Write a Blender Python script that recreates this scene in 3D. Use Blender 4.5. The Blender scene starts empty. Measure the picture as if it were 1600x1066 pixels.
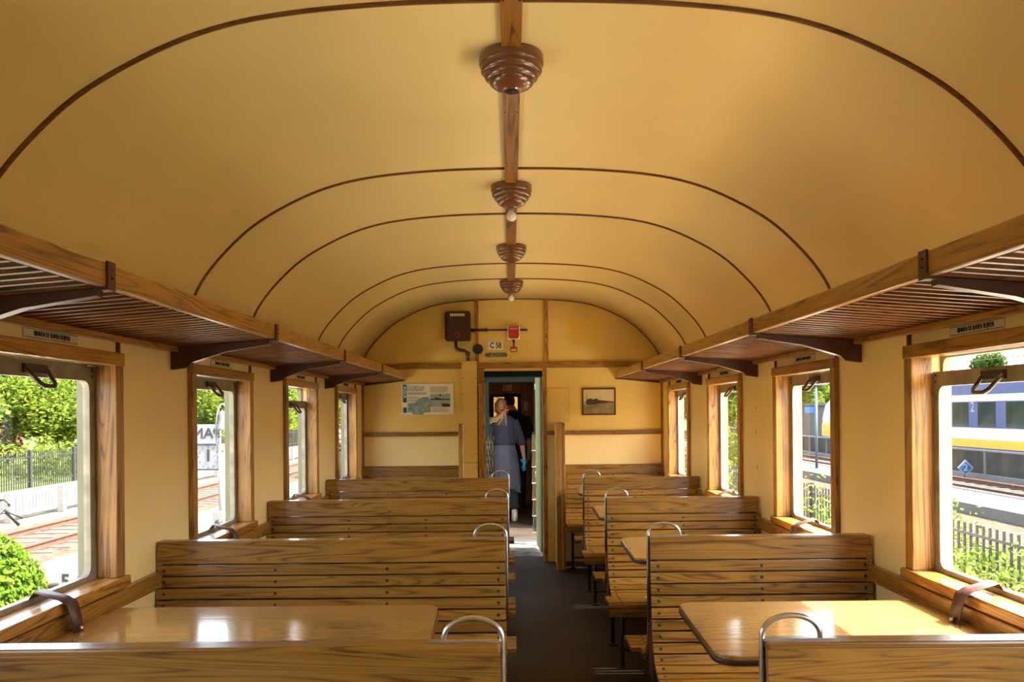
import bpy, bmesh, math, random
from mathutils import Vector, Matrix, Euler
random.seed(7)
S = bpy.context.scene
C = S.collection
PI = math.pi

# ---------------------------------------------------------------- camera, sky, sun, exposure
CZ = 1.46
cd = bpy.data.cameras.new('camera'); cam = bpy.data.objects.new('camera', cd); C.objects.link(cam)
cam.location = (0, 0, CZ); cam.rotation_euler = (PI/2, 0.0095, 0)
cd.sensor_width = 36; cd.lens = 36*1300/1600
cd.shift_x = 1/1600; cd.shift_y = 111/1600
cd.clip_start = 0.05; cd.clip_end = 600
S.camera = cam

w = bpy.data.worlds.new('world'); S.world = w; w.use_nodes = True
nt = w.node_tree; nt.nodes.clear()
sky = nt.nodes.new('ShaderNodeTexSky'); sky.sky_type = 'NISHITA'; sky.sun_disc = False
sky.sun_elevation = math.radians(55); sky.sun_rotation = math.radians(105); sky.dust_density = 4.0; sky.air_density = 1.0
hs = nt.nodes.new('ShaderNodeHueSaturation'); hs.inputs['Saturation'].default_value = 0.45
bg = nt.nodes.new('ShaderNodeBackground'); bg.inputs['Strength'].default_value = 0.42
ow = nt.nodes.new('ShaderNodeOutputWorld')
nt.links.new(sky.outputs[0], hs.inputs['Color']); nt.links.new(hs.outputs[0], bg.inputs[0]); nt.links.new(bg.outputs[0], ow.inputs[0])

sd = bpy.data.lights.new('sun', 'SUN'); sun = bpy.data.objects.new('sun', sd); C.objects.link(sun)
sd.energy = 7.0; sd.angle = math.radians(0.6); sd.color = (1.0, 0.93, 0.82)
sun.rotation_euler = Vector((-1.0, 0.20, -1.44)).to_track_quat('-Z', 'Y').to_euler()
sun.location = (10, -5, 20)

vs = S.view_settings
S.display_settings.display_device = 'sRGB'
vs.view_transform = 'Standard'; vs.look = 'None'; vs.gamma = 1; vs.use_curve_mapping = False
vs.exposure = 2.35

# ---------------------------------------------------------------- materials
def new_mat(name):
    m = bpy.data.materials.new(name); m.use_nodes = True
    n = m.node_tree; n.nodes.clear()
    o = n.nodes.new('ShaderNodeOutputMaterial'); p = n.nodes.new('ShaderNodeBsdfPrincipled')
    n.links.new(p.outputs[0], o.inputs[0])
    return m, n, p, o
def N(n, t, **kw):
    x = n.nodes.new(t)
    for k, v in kw.items():
        if k in x.inputs.keys(): x.inputs[k].default_value = v
        else: setattr(x, k, v)
    return x
def ramp(n, cols, pos):
    r = n.nodes.new('ShaderNodeValToRGB')
    e = r.color_ramp.elements
    while len(e) < len(cols): e.new(0.5)
    for i, (c, p) in enumerate(zip(cols, pos)):
        e[i].position = p; e[i].color = (*c, 1)
    return r
def paint(name, col, rough=0.5, var=0.06, scale=3.0, bump=0.0, metal=0.0, spec=0.5, coat=0.0):
    m, n, p, o = new_mat(name)
    tc = N(n, 'ShaderNodeTexCoord'); no = N(n, 'ShaderNodeTexNoise', Scale=scale, Detail=5.0)
    n.links.new(tc.outputs['Object'], no.inputs['Vector'])
    lo = tuple(max(0, c*(1-var)) for c in col); hi = tuple(min(1, c*(1+var)) for c in col)
    r = ramp(n, [lo, hi], [0.3, 0.7])
    n.links.new(no.outputs['Fac'], r.inputs[0]); n.links.new(r.outputs[0], p.inputs['Base Color'])
    p.inputs['Roughness'].default_value = rough; p.inputs['Metallic'].default_value = metal
    p.inputs['Specular IOR Level'].default_value = spec
    p.inputs['Coat Weight'].default_value = coat; p.inputs['Coat Roughness'].default_value = 0.15
    if bump:
        b = N(n, 'ShaderNodeBump', Strength=bump, Distance=0.01); n2 = N(n, 'ShaderNodeTexNoise', Scale=scale*8, Detail=3.0)
        n.links.new(tc.outputs['Object'], n2.inputs['Vector'])
        n.links.new(n2.outputs['Fac'], b.inputs['Height']); n.links.new(b.outputs[0], p.inputs['Normal'])
    return m
def wood(name, light, dark, axis='X', rough=0.3, k=1.0, coat=0.35, worn=0.0):
    m, n, p, o = new_mat(name)
    tc = N(n, 'ShaderNodeTexCoord')
    at = N(n, 'ShaderNodeAttribute'); at.attribute_name = 'var'
    oi = N(n, 'ShaderNodeObjectInfo')
    ad = N(n, 'ShaderNodeMath', operation='ADD')
    n.links.new(at.outputs['Fac'], ad.inputs[0]); n.links.new(oi.outputs['Random'], ad.inputs[1])
    mu = N(n, 'ShaderNodeMath', operation='MULTIPLY'); mu.inputs[1].default_value = 37.0
    n.links.new(ad.outputs[0], mu.inputs[0])
    cmb = N(n, 'ShaderNodeCombineXYZ')
    for i in range(3): n.links.new(mu.outputs[0], cmb.inputs[i])
    va = N(n, 'ShaderNodeVectorMath', operation='ADD')
    n.links.new(tc.outputs['Object'], va.inputs[0]); n.links.new(cmb.outputs[0], va.inputs[1])
    mp = N(n, 'ShaderNodeMapping')
    sc = {'X': (0.55, 9, 9), 'Y': (9, 0.55, 9), 'Z': (9, 9, 0.55)}[axis]
    mp.inputs['Scale'].default_value = tuple(s*k for s in sc)
    n.links.new(va.outputs[0], mp.inputs['Vector'])
    n1 = N(n, 'ShaderNodeTexNoise', Scale=1.3, Detail=2.0, Distortion=0.7)
    n.links.new(mp.outputs[0], n1.inputs['Vector'])
    m1 = N(n, 'ShaderNodeMath', operation='MULTIPLY'); m1.inputs[1].default_value = 15.0
    n.links.new(n1.outputs['Fac'], m1.inputs[0])
    fr = N(n, 'ShaderNodeMath', operation='PINGPONG'); fr.inputs[1].default_value = 0.5
    n.links.new(m1.outputs[0], fr.inputs[0])
    n2 = N(n, 'ShaderNodeTexNoise', Scale=14.0, Detail=4.0)
    mp2 = N(n, 'ShaderNodeMapping'); mp2.inputs['Scale'].default_value = tuple({0.55: 0.25, 9: 3.0}[s] for s in sc)
    n.links.new(va.outputs[0], mp2.inputs['Vector']); n.links.new(mp2.outputs[0], n2.inputs['Vector'])
    mx = N(n, 'ShaderNodeMath', operation='MULTIPLY_ADD'); mx.inputs[1].default_value = 1.1
    n.links.new(fr.outputs[0], mx.inputs[0])
    m3 = N(n, 'ShaderNodeMath', operation='MULTIPLY'); m3.inputs[1].default_value = 0.75
    n.links.new(n2.outputs['Fac'], m3.inputs[0]); n.links.new(m3.outputs[0], mx.inputs[2])
    mid = tuple((a*0.62+b*0.38) for a, b in zip(light, dark))
    r = ramp(n, [dark, mid, light], [0.36, 0.52, 0.92])
    n.links.new(mx.outputs[0], r.inputs[0])
    # tone per board
    wn = N(n, 'ShaderNodeTexWhiteNoise'); wn.noise_dimensions = '1D'; n.links.new(mu.outputs[0], wn.inputs['W'])
    mr = N(n, 'ShaderNodeMapRange'); mr.inputs['To Min'].default_value = 0.8; mr.inputs['To Max'].default_value = 1.15
    n.links.new(wn.outputs['Value'], mr.inputs['Value'])
    mm = N(n, 'ShaderNodeVectorMath', operation='SCALE')
    n.links.new(r.outputs[0], mm.inputs[0]); n.links.new(mr.outputs[0], mm.inputs['Scale'])
    last = mm.outputs[0]
    if worn:
        n3 = N(n, 'ShaderNodeTexNoise', Scale=5.0, Detail=6.0)
        n.links.new(tc.outputs['Object'], n3.inputs['Vector'])
        r3 = ramp(n, [(1, 1, 1), (0.35, 0.28, 0.22)], [0.52, 0.72])
        n.links.new(n3.outputs['Fac'], r3.inputs[0])
        mw = N(n, 'ShaderNodeMix', data_type='RGBA', blend_type='MULTIPLY'); mw.inputs['Factor'].default_value = worn
        n.links.new(last, mw.inputs['A']); n.links.new(r3.outputs[0], mw.inputs['B']); last = mw.outputs['Result']
    n.links.new(last, p.inputs['Base Color'])
    p.inputs['Roughness'].default_value = rough
    p.inputs['Coat Weight'].default_value = coat; p.inputs['Coat Roughness'].default_value = 0.12
    b = N(n, 'ShaderNodeBump', Strength=0.12, Distance=0.002); n.links.new(mx.outputs[0], b.inputs['Height'])
    n.links.new(b.outputs[0], p.inputs['Normal'])
    return m
def glass(name, tint=(0.97, 0.99, 0.97)):
    m, n, p, o = new_mat(name); n.nodes.remove(p)
    t = N(n, 'ShaderNodeBsdfTransparent', Color=(*tint, 1)); g = N(n, 'ShaderNodeBsdfGlossy', Roughness=0.02)
    lw = N(n, 'ShaderNodeLayerWeight', Blend=0.5); pw = N(n, 'ShaderNodeMath', operation='POWER'); pw.inputs[1].default_value = 5.0
    ma = N(n, 'ShaderNodeMath', operation='MULTIPLY_ADD'); ma.inputs[1].default_value = 0.8; ma.inputs[2].default_value = 0.03; mx = N(n, 'ShaderNodeMixShader')
    n.links.new(lw.outputs['Facing'], pw.inputs[0]); n.links.new(pw.outputs[0], ma.inputs[0]); n.links.new(ma.outputs[0], mx.inputs[0]); n.links.new(t.outputs[0], mx.inputs[1]); n.links.new(g.outputs[0], mx.inputs[2])
    n.links.new(mx.outputs[0], o.inputs[0]); return m
def leafmat(name, c1, c2):
    m, n, p, o = new_mat(name); n.nodes.remove(p)
    at = N(n, 'ShaderNodeAttribute'); at.attribute_name = 'var'
    r = ramp(n, [c1, c2], [0, 1]); n.links.new(at.outputs['Fac'], r.inputs[0])
    d = N(n, 'ShaderNodeBsdfDiffuse'); t = N(n, 'ShaderNodeBsdfTranslucent'); mx = N(n, 'ShaderNodeMixShader'); mx.inputs[0].default_value = 0.45
    n.links.new(r.outputs[0], d.inputs[0]); n.links.new(r.outputs[0], t.inputs[0])
    n.links.new(d.outputs[0], mx.inputs[1]); n.links.new(t.outputs[0], mx.inputs[2]); n.links.new(mx.outputs[0], o.inputs[0]); return m
def ground_mat(name, a, b, scale=6.0, fine=60.0, rough=0.95):
    m, n, p, o = new_mat(name)
    tc = N(n, 'ShaderNodeTexCoord')
    n1 = N(n, 'ShaderNodeTexNoise', Scale=scale*0.1, Detail=6.0); n2 = N(n, 'ShaderNodeTexVoronoi', Scale=fine*0.25)
    n.links.new(tc.outputs['Object'], n1.inputs['Vector']); n.links.new(tc.outputs['Object'], n2.inputs['Vector'])
    mx = N(n, 'ShaderNodeMath', operation='MULTIPLY_ADD'); mx.inputs[1].default_value = 0.5
    n.links.new(n2.outputs['Distance'], mx.inputs[0]); n.links.new(n1.outputs['Fac'], mx.inputs[2])
    r = ramp(n, [a, b], [0.45, 0.9]); n.links.new(mx.outputs[0], r.inputs[0]); n.links.new(r.outputs[0], p.inputs['Base Color'])
    p.inputs['Roughness'].default_value = rough; p.inputs['Specular IOR Level'].default_value = 0.15; return m
def brick_mat(name, c1, c2, mort, sx, sy):
    m, n, p, o = new_mat(name)
    tc = N(n, 'ShaderNodeTexCoord'); bt = N(n, 'ShaderNodeTexBrick')
    bt.inputs['Color1'].default_value = (*c1, 1); bt.inputs['Color2'].default_value = (*c2, 1); bt.inputs['Mortar'].default_value = (*mort, 1)
    bt.inputs['Scale'].default_value = 1; bt.inputs['Brick Width'].default_value = sx; bt.inputs['Row Height'].default_value = sy; bt.inputs['Mortar Size'].default_value = 0.01
    n.links.new(tc.outputs['Object'], bt.inputs['Vector']); n.links.new(bt.outputs[0], p.inputs['Base Color']); p.inputs['Roughness'].default_value = 0.9
    return m

OAK_L, OAK_D = (0.335, 0.165, 0.026), (0.125, 0.050, 0.007)
M = {}
M['oakX'] = wood('varnished_oak_x', OAK_L, OAK_D, 'X')
M['oakY'] = wood('varnished_oak_y', (0.44, 0.20, 0.033), (0.15, 0.054, 0.008), 'Y', k=0.9)
M['oakZ'] = wood('varnished_oak_z', (0.46, 0.225, 0.040), (0.16, 0.06, 0.009), 'Z', rough=0.35, worn=0.8)
M['tabY'] = wood('table_oak', (0.52, 0.31, 0.10), (0.33, 0.17, 0.045), 'X', rough=0.14, k=0.8, coat=0.8)
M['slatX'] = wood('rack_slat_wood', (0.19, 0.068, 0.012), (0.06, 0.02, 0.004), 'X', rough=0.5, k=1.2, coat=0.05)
M['darkwood'] = paint('dark_red_brown_wood', (0.060, 0.018, 0.008), 0.45, 0.25, 10, coat=0.1)
M['rib'] = wood('rib_wood', (0.20, 0.075, 0.017), (0.09, 0.03, 0.008), 'X', rough=0.35)
M['cream'] = paint('cream_paint', (0.88, 0.67, 0.30), 0.36, 0.035, 2.2)
M['creamC'] = paint('cream_ceiling_paint', (0.90, 0.70, 0.30), 0.30, 0.05, 1.3, coat=0.25)
M['yellow'] = paint('yellow_end_tone', (0.74, 0.515, 0.135), 0.4, 0.06, 2.5)
M['patch'] = paint('bright_yellow_patch', (0.76, 0.52, 0.09), 0.45, 0.05, 4)
M['outer'] = paint('outer_cream_paint', (0.20, 0.19, 0.12), 0.6, 0.15, 6, spec=0.2)
M['lino'] = paint('brown_linoleum', (0.036, 0.024, 0.016), 0.55, 0.4, 2.0, bump=0.05, spec=0.3)
M['sash'] = paint('worn_brass_sash', (0.27, 0.235, 0.165), 0.45, 0.30, 14, metal=0.25)
M['bronze'] = paint('dark_bronze', (0.075, 0.052, 0.038), 0.35, 0.3, 20, metal=0.6)
M['steel'] = paint('polished_steel', (0.62, 0.60, 0.57), 0.28, 0.15, 30, metal=0.95)
M['iron'] = paint('black_iron', (0.020, 0.017, 0.016), 0.45, 0.3, 20)
M['screw'] = paint('dark_screw', (0.028, 0.018, 0.012), 0.4, 0.2, 30)
M['leather'] = paint('brown_leather', (0.075, 0.030, 0.020), 0.42, 0.3, 25, bump=0.2)
M['lampbrown'] = paint('gloss_brown_enamel', (0.15, 0.052, 0.015), 0.28, 0.12, 5, coat=0.5)
M['bulb'] = paint('opal_bulb', (0.78, 0.74, 0.66), 0.12, 0.02, 5)
M['socket'] = paint('grey_socket', (0.20, 0.20, 0.17), 0.4, 0.1, 10, metal=0.5)
M['boxbrown'] = paint('dark_maroon_enamel', (0.055, 0.015, 0.010), 0.30, 0.2, 8)
M['white'] = paint('white_enamel', (0.80, 0.76, 0.62), 0.4, 0.03, 10)
M['black'] = paint('black_paint', (0.012, 0.012, 0.012), 0.5, 0.1, 10)
M['red'] = paint('red_enamel', (0.42, 0.018, 0.012), 0.35, 0.12, 12)
M['plate'] = paint('cream_plate', (0.72, 0.62, 0.42), 0.45, 0.05, 10)
M['greyplate'] = paint('grey_plate', (0.38, 0.33, 0.19), 0.4, 0.1, 10)
M['teal'] = paint('dark_teal', (0.015, 0.10, 0.11), 0.5, 0.1, 10)
M['mapblue'] = paint('map_blue', (0.22, 0.32, 0.30), 0.5, 0.35, 22)
M['photosky'] = paint('sepia_sky', (0.62, 0.48, 0.28), 0.3, 0.06, 6)
M['sepia'] = paint('sepia_dark', (0.05, 0.035, 0.018), 0.4, 0.5, 40)
M['sepiamid'] = paint('sepia_mid', (0.24, 0.17, 0.085), 0.4, 0.3, 20)
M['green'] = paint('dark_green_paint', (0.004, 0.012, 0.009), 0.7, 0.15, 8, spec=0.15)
M['skyblue'] = paint('pale_blue_print', (0.28, 0.38, 0.40), 0.4, 0.15, 20)
M['inkgrey'] = paint('grey_ink', (0.28, 0.25, 0.18), 0.6, 0.1, 20)
M['orange'] = paint('orange_print', (0.6, 0.3, 0.12), 0.6, 0.1, 20)
M['glass'] = glass('window_glass')
M['chrome'] = paint('chrome', (0.42, 0.39, 0.35), 0.15, 0.05, 10, metal=1.0)
M['plates'] = ground_mat('gate_shadow_steel', (0.015, 0.013, 0.011), (0.16, 0.145, 0.12), 60, 40, 0.6)  # dark mottling paints the gate shadows into the deck colour
M['brownpanel'] = wood('brown_panel', (0.48, 0.20, 0.04), (0.20, 0.07, 0.014), 'Z', rough=0.35)
M['greendoor'] = paint('pale_green_door', (0.27, 0.28, 0.12), 0.6, 0.06, 6, spec=0.2)

# ---------------------------------------------------------------- mesh helpers
ORG = {}
def tag(o, label=None, cat=None, group=None, kind=None):
    if label: o['label'] = label
    if cat: o['category'] = cat
    if group: o['group'] = group
    if kind: o['kind'] = kind
    return o
def empty(name, loc=(0, 0, 0), parent=None):
    o = bpy.data.objects.new(name, None); C.objects.link(o); o.empty_display_size = 0.1
    loc = Vector(loc); ORG[o] = loc.copy()
    if parent: o.parent = parent; loc = loc - ORG[parent]
    o.location = loc
    return o
class MB:
    def __init__(s): s.v = []; s.f = []; s.a = []; s.sm = []; s.mi = []; s.cur = 0; s.mats = []
    def use(s, mat):
        s.mats.append(M[mat]); s.cur = len(s.mats); return s
    def add(s, vs_, fs, var=0.0, smooth=False):
        b = len(s.v); s.v += [tuple(x) for x in vs_]
        for f in fs: s.f.append(tuple(b+i for i in f)); s.a.append(var); s.sm.append(smooth); s.mi.append(s.cur)
        return s
    def box(s, x0, x1, y0, y1, z0, z1, var=0.0):
        x0, x1 = sorted((x0, x1)); y0, y1 = sorted((y0, y1)); z0, z1 = sorted((z0, z1))
        return s.add([(x0,y0,z0),(x1,y0,z0),(x1,y1,z0),(x0,y1,z0),(x0,y0,z1),(x1,y0,z1),(x1,y1,z1),(x0,y1,z1)],
              [(0,3,2,1),(4,5,6,7),(0,1,5,4),(1,2,6,5),(2,3,7,6),(3,0,4,7)], var)
    def obox(s, c, size, rot, var=0.0):
        R = Euler(rot).to_matrix(); c = Vector(c); hx, hy, hz = (d/2 for d in size)
        P = [Vector(p) for p in [(-hx,-hy,-hz),(hx,-hy,-hz),(hx,hy,-hz),(-hx,hy,-hz),(-hx,-hy,hz),(hx,-hy,hz),(hx,hy,hz),(-hx,hy,hz)]]
        return s.add([c+R@p for p in P], [(0,3,2,1),(4,5,6,7),(0,1,5,4),(1,2,6,5),(2,3,7,6),(3,0,4,7)], var)
    def prism(s, poly, axis, a, b, var=0.0):
        # poly: 2D points; axis 'X': (y,z), 'Y': (x,z), 'Z': (x,y)
        def P(p, t): return {'X': (t, p[0], p[1]), 'Y': (p[0], t, p[1]), 'Z': (p[0], p[1], t)}[axis]
        n = len(poly)
        V = [P(p, a) for p in poly] + [P(p, b) for p in poly]
        F = [tuple(range(n-1, -1, -1)), tuple(range(n, 2*n))] + [(i, (i+1) % n, n+(i+1) % n, n+i) for i in range(n)]
        return s.add(V, F, var)
    def ring(s, outer, inner, axis, a, b, var=0.0):
        def P(p, t): return {'X': (t, p[0], p[1]), 'Y': (p[0], t, p[1]), 'Z': (p[0], p[1], t)}[axis]
        n = len(outer)
        V = [P(p, a) for p in outer]+[P(p, a) for p in inner]+[P(p, b) for p in outer]+[P(p, b) for p in inner]
        F = []
        for i in range(n):
            j = (i+1) % n
            F += [(i, j, n+j, n+i), (2*n+i, 3*n+i, 3*n+j, 2*n+j), (i, 2*n+i, 2*n+j, j), (n+i, n+j, 3*n+j, 3*n+i)]
        return s.add(V, F, var)
    def tube(s, path, r, n=8, ry=None, closed=False, var=0.0, up=None):
        path = [Vector(p) for p in path]; rr = r if isinstance(r, (list, tuple)) else [r]*len(path)
        V = []; prev = None; m = len(path)
        for i, p in enumerate(path):
            if closed: t = path[(i+1) % m]-path[i-1]
            else: t = path[min(i+1, m-1)]-path[max(i-1, 0)]
            t.normalize()
            if prev is None:
                u = Vector(up) if up else (Vector((0, 0, 1)) if abs(t.z) < 0.9 else Vector((1, 0, 0)))
            else: u = prev
            u = u - t*u.dot(t)
            if u.length < 1e-5: u = t.orthogonal()
            u.normalize(); prev = u; q = t.cross(u)
            for k in range(n):
                a = 2*PI*(k+0.5)/n
                V.append(p + u*math.cos(a)*rr[i] + q*math.sin(a)*(ry if ry else rr[i]))
        F = []
        for i in range(m if closed else m-1):
            j = (i+1) % m
            for k in range(n):
                l = (k+1) % n
                F.append((i*n+k, i*n+l, j*n+l, j*n+k))
        if not closed: F += [tuple(range(n-1, -1, -1)), tuple((m-1)*n+k for k in range(n))]
        return s.add(V, F, var, n > 5)
    def lathe(s, prof, c, n=28, axis='Z', var=0.0):
        V = []
        for r, h in prof:
            for k in range(n):
                a = 2*PI*k/n; x, y = r*math.cos(a), r*math.sin(a)
                V.append({'Z': (c[0]+x, c[1]+y, c[2]+h), 'Y': (c[0]+x, c[1]+h, c[2]+y), 'X': (c[0]+h, c[1]+x, c[2]+y)}[axis])
        F = []
        for i in range(len(prof)-1):
            for k in range(n):
                l = (k+1) % n; F.append((i*n+k, i*n+l, (i+1)*n+l, (i+1)*n+k))
        F += [tuple(range(n-1, -1, -1)), tuple((len(prof)-1)*n+k for k in range(n))]
        return s.add(V, F, var, True)
    def ball(s, c, r, n=14, m=10, var=0.0):
        r = r if isinstance(r, (tuple, list)) else (r, r, r)
        V = []; F = []
        for i in range(m+1):
            t = PI*(i+0.001)/(m+0.002)
            for k in range(n):
                a = 2*PI*k/n
                V.append((c[0]+r[0]*math.sin(t)*math.cos(a), c[1]+r[1]*math.sin(t)*math.sin(a), c[2]+r[2]*math.cos(t)))
        for i in range(m):
            for k in range(n):
                l = (k+1) % n; F.append((i*n+l, i*n+k, (i+1)*n+k, (i+1)*n+l))
        return s.add(V, F, var, True)
    def loft(s, rings, n=16, var=0.0):   # rings: (cx,cy,cz,rx,ry)
        V = []
        for cx, cy, cz, rx, ry in rings:
            for k in range(n):
                a = 2*PI*k/n; V.append((cx+rx*math.cos(a), cy+ry*math.sin(a), cz))
        F = []
        for i in range(len(rings)-1):
            for k in range(n):
                l = (k+1) % n; F.append((i*n+k, i*n+l, (i+1)*n+l, (i+1)*n+k))
        F += [tuple(range(n-1, -1, -1)), tuple((len(rings)-1)*n+k for k in range(n))]
        return s.add(V, F, var, True)
    def build(s, name, mat, parent=None, bevel=0.0, seg=2, fix=True, kind=None):
        xs = [v[0] for v in s.v]; ys = [v[1] for v in s.v]; zs = [v[2] for v in s.v]
        c = Vector(((min(xs)+max(xs))/2, (min(ys)+max(ys))/2, (min(zs)+max(zs))/2))
        if parent is None: c.z = min(zs)
        me = bpy.data.meshes.new(name)
        me.from_pydata([(v[0]-c.x, v[1]-c.y, v[2]-c.z) for v in s.v], [], s.f)
        me.polygons.foreach_set('use_smooth', s.sm)
        at = me.attributes.new('var', 'FLOAT', 'FACE'); at.data.foreach_set('value', [float(a) for a in s.a])
        me.materials.append(mat if not isinstance(mat, str) else M[mat])
        for mm_ in s.mats: me.materials.append(mm_)
        me.polygons.foreach_set('material_index', s.mi)
        if fix:
            bm = bmesh.new(); bm.from_mesh(me); bmesh.ops.recalc_face_normals(bm, faces=bm.faces); bm.to_mesh(me); bm.free()
        me.update()
        o = bpy.data.objects.new(name, me); C.objects.link(o)
        ORG[o] = c.copy()
        if parent: o.parent = parent; o.location = c - ORG[parent]
        else: o.location = c
        if bevel:
            b = o.modifiers.new('bevel', 'BEVEL'); b.width = bevel; b.segments = seg; b.limit_method = 'ANGLE'; b.angle_limit = math.radians(40)
        if kind: o['kind'] = kind
        return o
def copy_tree(o, parent=None):
    c = o.copy(); C.objects.link(c); c.parent = parent
    for ch in list(o.children): copy_tree(ch, c)
    return c
def text(name, body, size, loc, rot, mat, parent, sx=1.0, ext=0.0008, mirror=False):
    cu = bpy.data.curves.new(name, 'FONT'); cu.body = body; cu.size = size; cu.align_x = 'CENTER'; cu.align_y = 'CENTER'; cu.extrude = ext; cu.offset = size*.022 if size > .03 else 0
    cu.resolution_u = 3
    t = bpy.data.objects.new('tmp', cu); C.objects.link(t)
    dg = bpy.context.evaluated_depsgraph_get()
    me = bpy.data.meshes.new_from_object(t.evaluated_get(dg)); me.name = name
    bpy.data.objects.remove(t); bpy.data.curves.remove(cu)
    me.transform(Matrix.Diagonal((-sx if mirror else sx, 1, 1, 1)))
    me.materials.clear(); me.materials.append(M[mat])
    o = bpy.data.objects.new(name, me); C.objects.link(o); o.rotation_euler = rot
    ORG[o] = Vector(loc)
    if parent: o.parent = parent; o.location = Vector(loc)-ORG[parent]
    else: o.location = loc
    return o
def Zr(r): return CZ + r
def rrect(x0, x1, y0, y1, r, seg=5):
    pts = []
    for cx, cy, a0 in ((x1-r, y1-r, 0), (x0+r, y1-r, 90), (x0+r, y0+r, 180), (x1-r, y0+r, 270)):
        for k in range(seg+1):
            a = math.radians(a0+90*k/seg); pts.append((cx+r*math.cos(a), cy+r*math.sin(a)))
    return pts

# ---------------------------------------------------------------- carriage shell
XL, XR, YE, YB = -1.455, 1.475, 8.10, -3.2
XC = 0.010
def prof_pts(n=48):
    k = [(0, 1.103), (.32, 1.096), (.60, 1.072), (.80, 1.032), (.98, .962), (1.165, .855), (1.31, .722), (1.405, .60), (1.45, .50), (1.463, .42), (1.465, .36)]
    # smooth by Catmull-Rom through keys
    K = [(-k[1][0], k[1][1])] + k + [(1.466, .30)]
    out = []
    for i in range(1, len(K)-2):
        p0, p1, p2, p3 = (Vector(p) for p in K[i-1:i+3])
        for j in range(5):
            t = j/5
            out.append(0.5*((2*p1)+(p2-p0)*t+(2*p0-5*p1+4*p2-p3)*t*t+(3*p1-p0-3*p2+p3)*t**3))
    out.append(Vector(k[-1]))
    right = [(XC+p.x, Zr(p.y)) for p in out]; left = [(XC-p.x, Zr(p.y)) for p in out[1:]]
    return left[::-1]+right
PROF = prof_pts()
m = MB()
ny = 12
V = []
ys = [YB + (YE-YB)*i/ny for i in range(ny+1)]
for y in ys: V += [(x, y, z) for x, z in PROF]
n = len(PROF)
m.add(V, [(i*n+k, i*n+k+1, (i+1)*n+k+1, (i+1)*n+k) for i in range(ny) for k in range(n-1)], smooth=True)
ce = m.build('ceiling', 'creamC', fix=False); tag(ce, kind='structure')
sol = ce.modifiers.new('thick', 'SOLIDIFY'); sol.thickness = 0.04; sol.offset = -1
# make sure thickness goes outward
me = ce.data
if me.polygons[len(me.polygons)//2].normal.z < 0: sol.offset = -1
else: sol.offset = 1

fl = MB().box(XL-.12, XR+.12, YB, YE+.32, -0.06, 0).build('floor', 'lino', kind='structure')

# windows layout
WFAR = [-1.57, -0.02, 1.53, 3.08, 4.63, 6.19, 7.745]
WNEAR = [f-0.89 for f in WFAR]
ZS, ZT = Zr(-.60), Zr(.190)
def side_wall(name, sgn, x):
    m = MB(); xo = x + sgn*0.12
    m.box(x, xo, YB, YE, 0, ZS-.02)
    m.box(x, xo, YB, YE, ZT, Zr(.44))
    e = [YB] 
    for a, b in zip(WNEAR, WFAR): e += [a+.05, b-.05]
    e.append(YE)
    for i in range(0, len(e), 2): m.box(x, xo, e[i], e[i+1], ZS-.02, ZT)
    return m.build(name, 'cream', kind='structure')
side_wall('wall_left', -1, XL); side_wall('wall_right', 1, XR)
bw = MB().prism([(x, z) for x, z in PROF]+[(XR, 0), (XL, 0)], 'Y', YB-.06, YB).build('wall_back', 'cream', kind='structure')

# end wall with door opening
DX0, DX1, DZ = -0.262, 0.305, Zr(.40)
def prof_z(x):
    for (x0, z0), (x1, z1) in zip(PROF, PROF[1:]):
        if x0 <= x <= x1: return z0+(z1-z0)*(x-x0)/(x1-x0)
    return Zr(.36)
ZM = Zr(-.205)
wf = MB()
L = [(x, z) for x, z in PROF if x < DX0]; Rr = [(x, z) for x, z in PROF if x > DX1]; Mi = [(x, z) for x, z in PROF if DX0 < x < DX1]
wf.prism([(XL, ZM)]+[(XL, Zr(.36))]+L+[(DX0, prof_z(DX0)), (DX0, ZM)], 'Y', YE, YE+.06)
wf.prism([(DX1, ZM), (DX1, prof_z(DX1))]+Rr+[(XR, Zr(.36)), (XR, ZM)], 'Y', YE, YE+.06)
wf.prism([(DX0, DZ), (DX0, prof_z(DX0))]+Mi+[(DX1, prof_z(DX1)), (DX1, DZ)], 'Y', YE, YE+.06)
wf.build('wall_end', 'yellow', kind='structure')  # yellower colour above the mid trim than below it
wl = MB(); wl.box(XL, DX0, YE, YE+.06, 0, ZM); wl.box(DX1, XR, YE, YE+.06, 0, ZM)
wl.build('wall_end_lower', 'cream', kind='structure')

# ceiling ribs, ridge batten
def rib(i, y, wd=0.018):
    m = MB(); n = len(PROF); V = []
    for (x, z) in PROF:
        q = Vector((x-XC, z-(CZ+.2))); q.normalize()
        for (dy, d) in ((-wd/2, 0.0), (-wd/2*.6, -.008), (wd/2*.6, -.008), (wd/2, 0.0)):
            V.append((x+q.x*d, y+dy, z+q.y*d))
    m.add(V, [(4*k+a, 4*k+a+1, 4*k+a+5, 4*k+a+4) for k in range(n-1) for a in range(3)], smooth=True)
    m.build('trim_%d' % i, 'rib', kind='structure', fix=False)
for i, y in enumerate([-0.9, 0.66, 2.22, 3.754, 4.61, 6.154, 6.861]): rib(i+1, y)
LY = [2.575, 4.05, 5.52, 7.00]
m = MB(); e = [YB]+LY+[YE]
m.box(XC-.030, XC+.030, YB, YE, Zr(1.088), Zr(1.106))
m.use('screw')
for i in range(len(e)-1):
    y = e[i]+.13
    while y < e[i+1]-.1:
        for sx in (-.022, .022): m.lathe([(.0035, -.0015), (.0035, .001)], (XC+sx, y, Zr(1.088)), 8)
        y += .31
m.build('trim_8', 'oakY', kind='structure')
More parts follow.
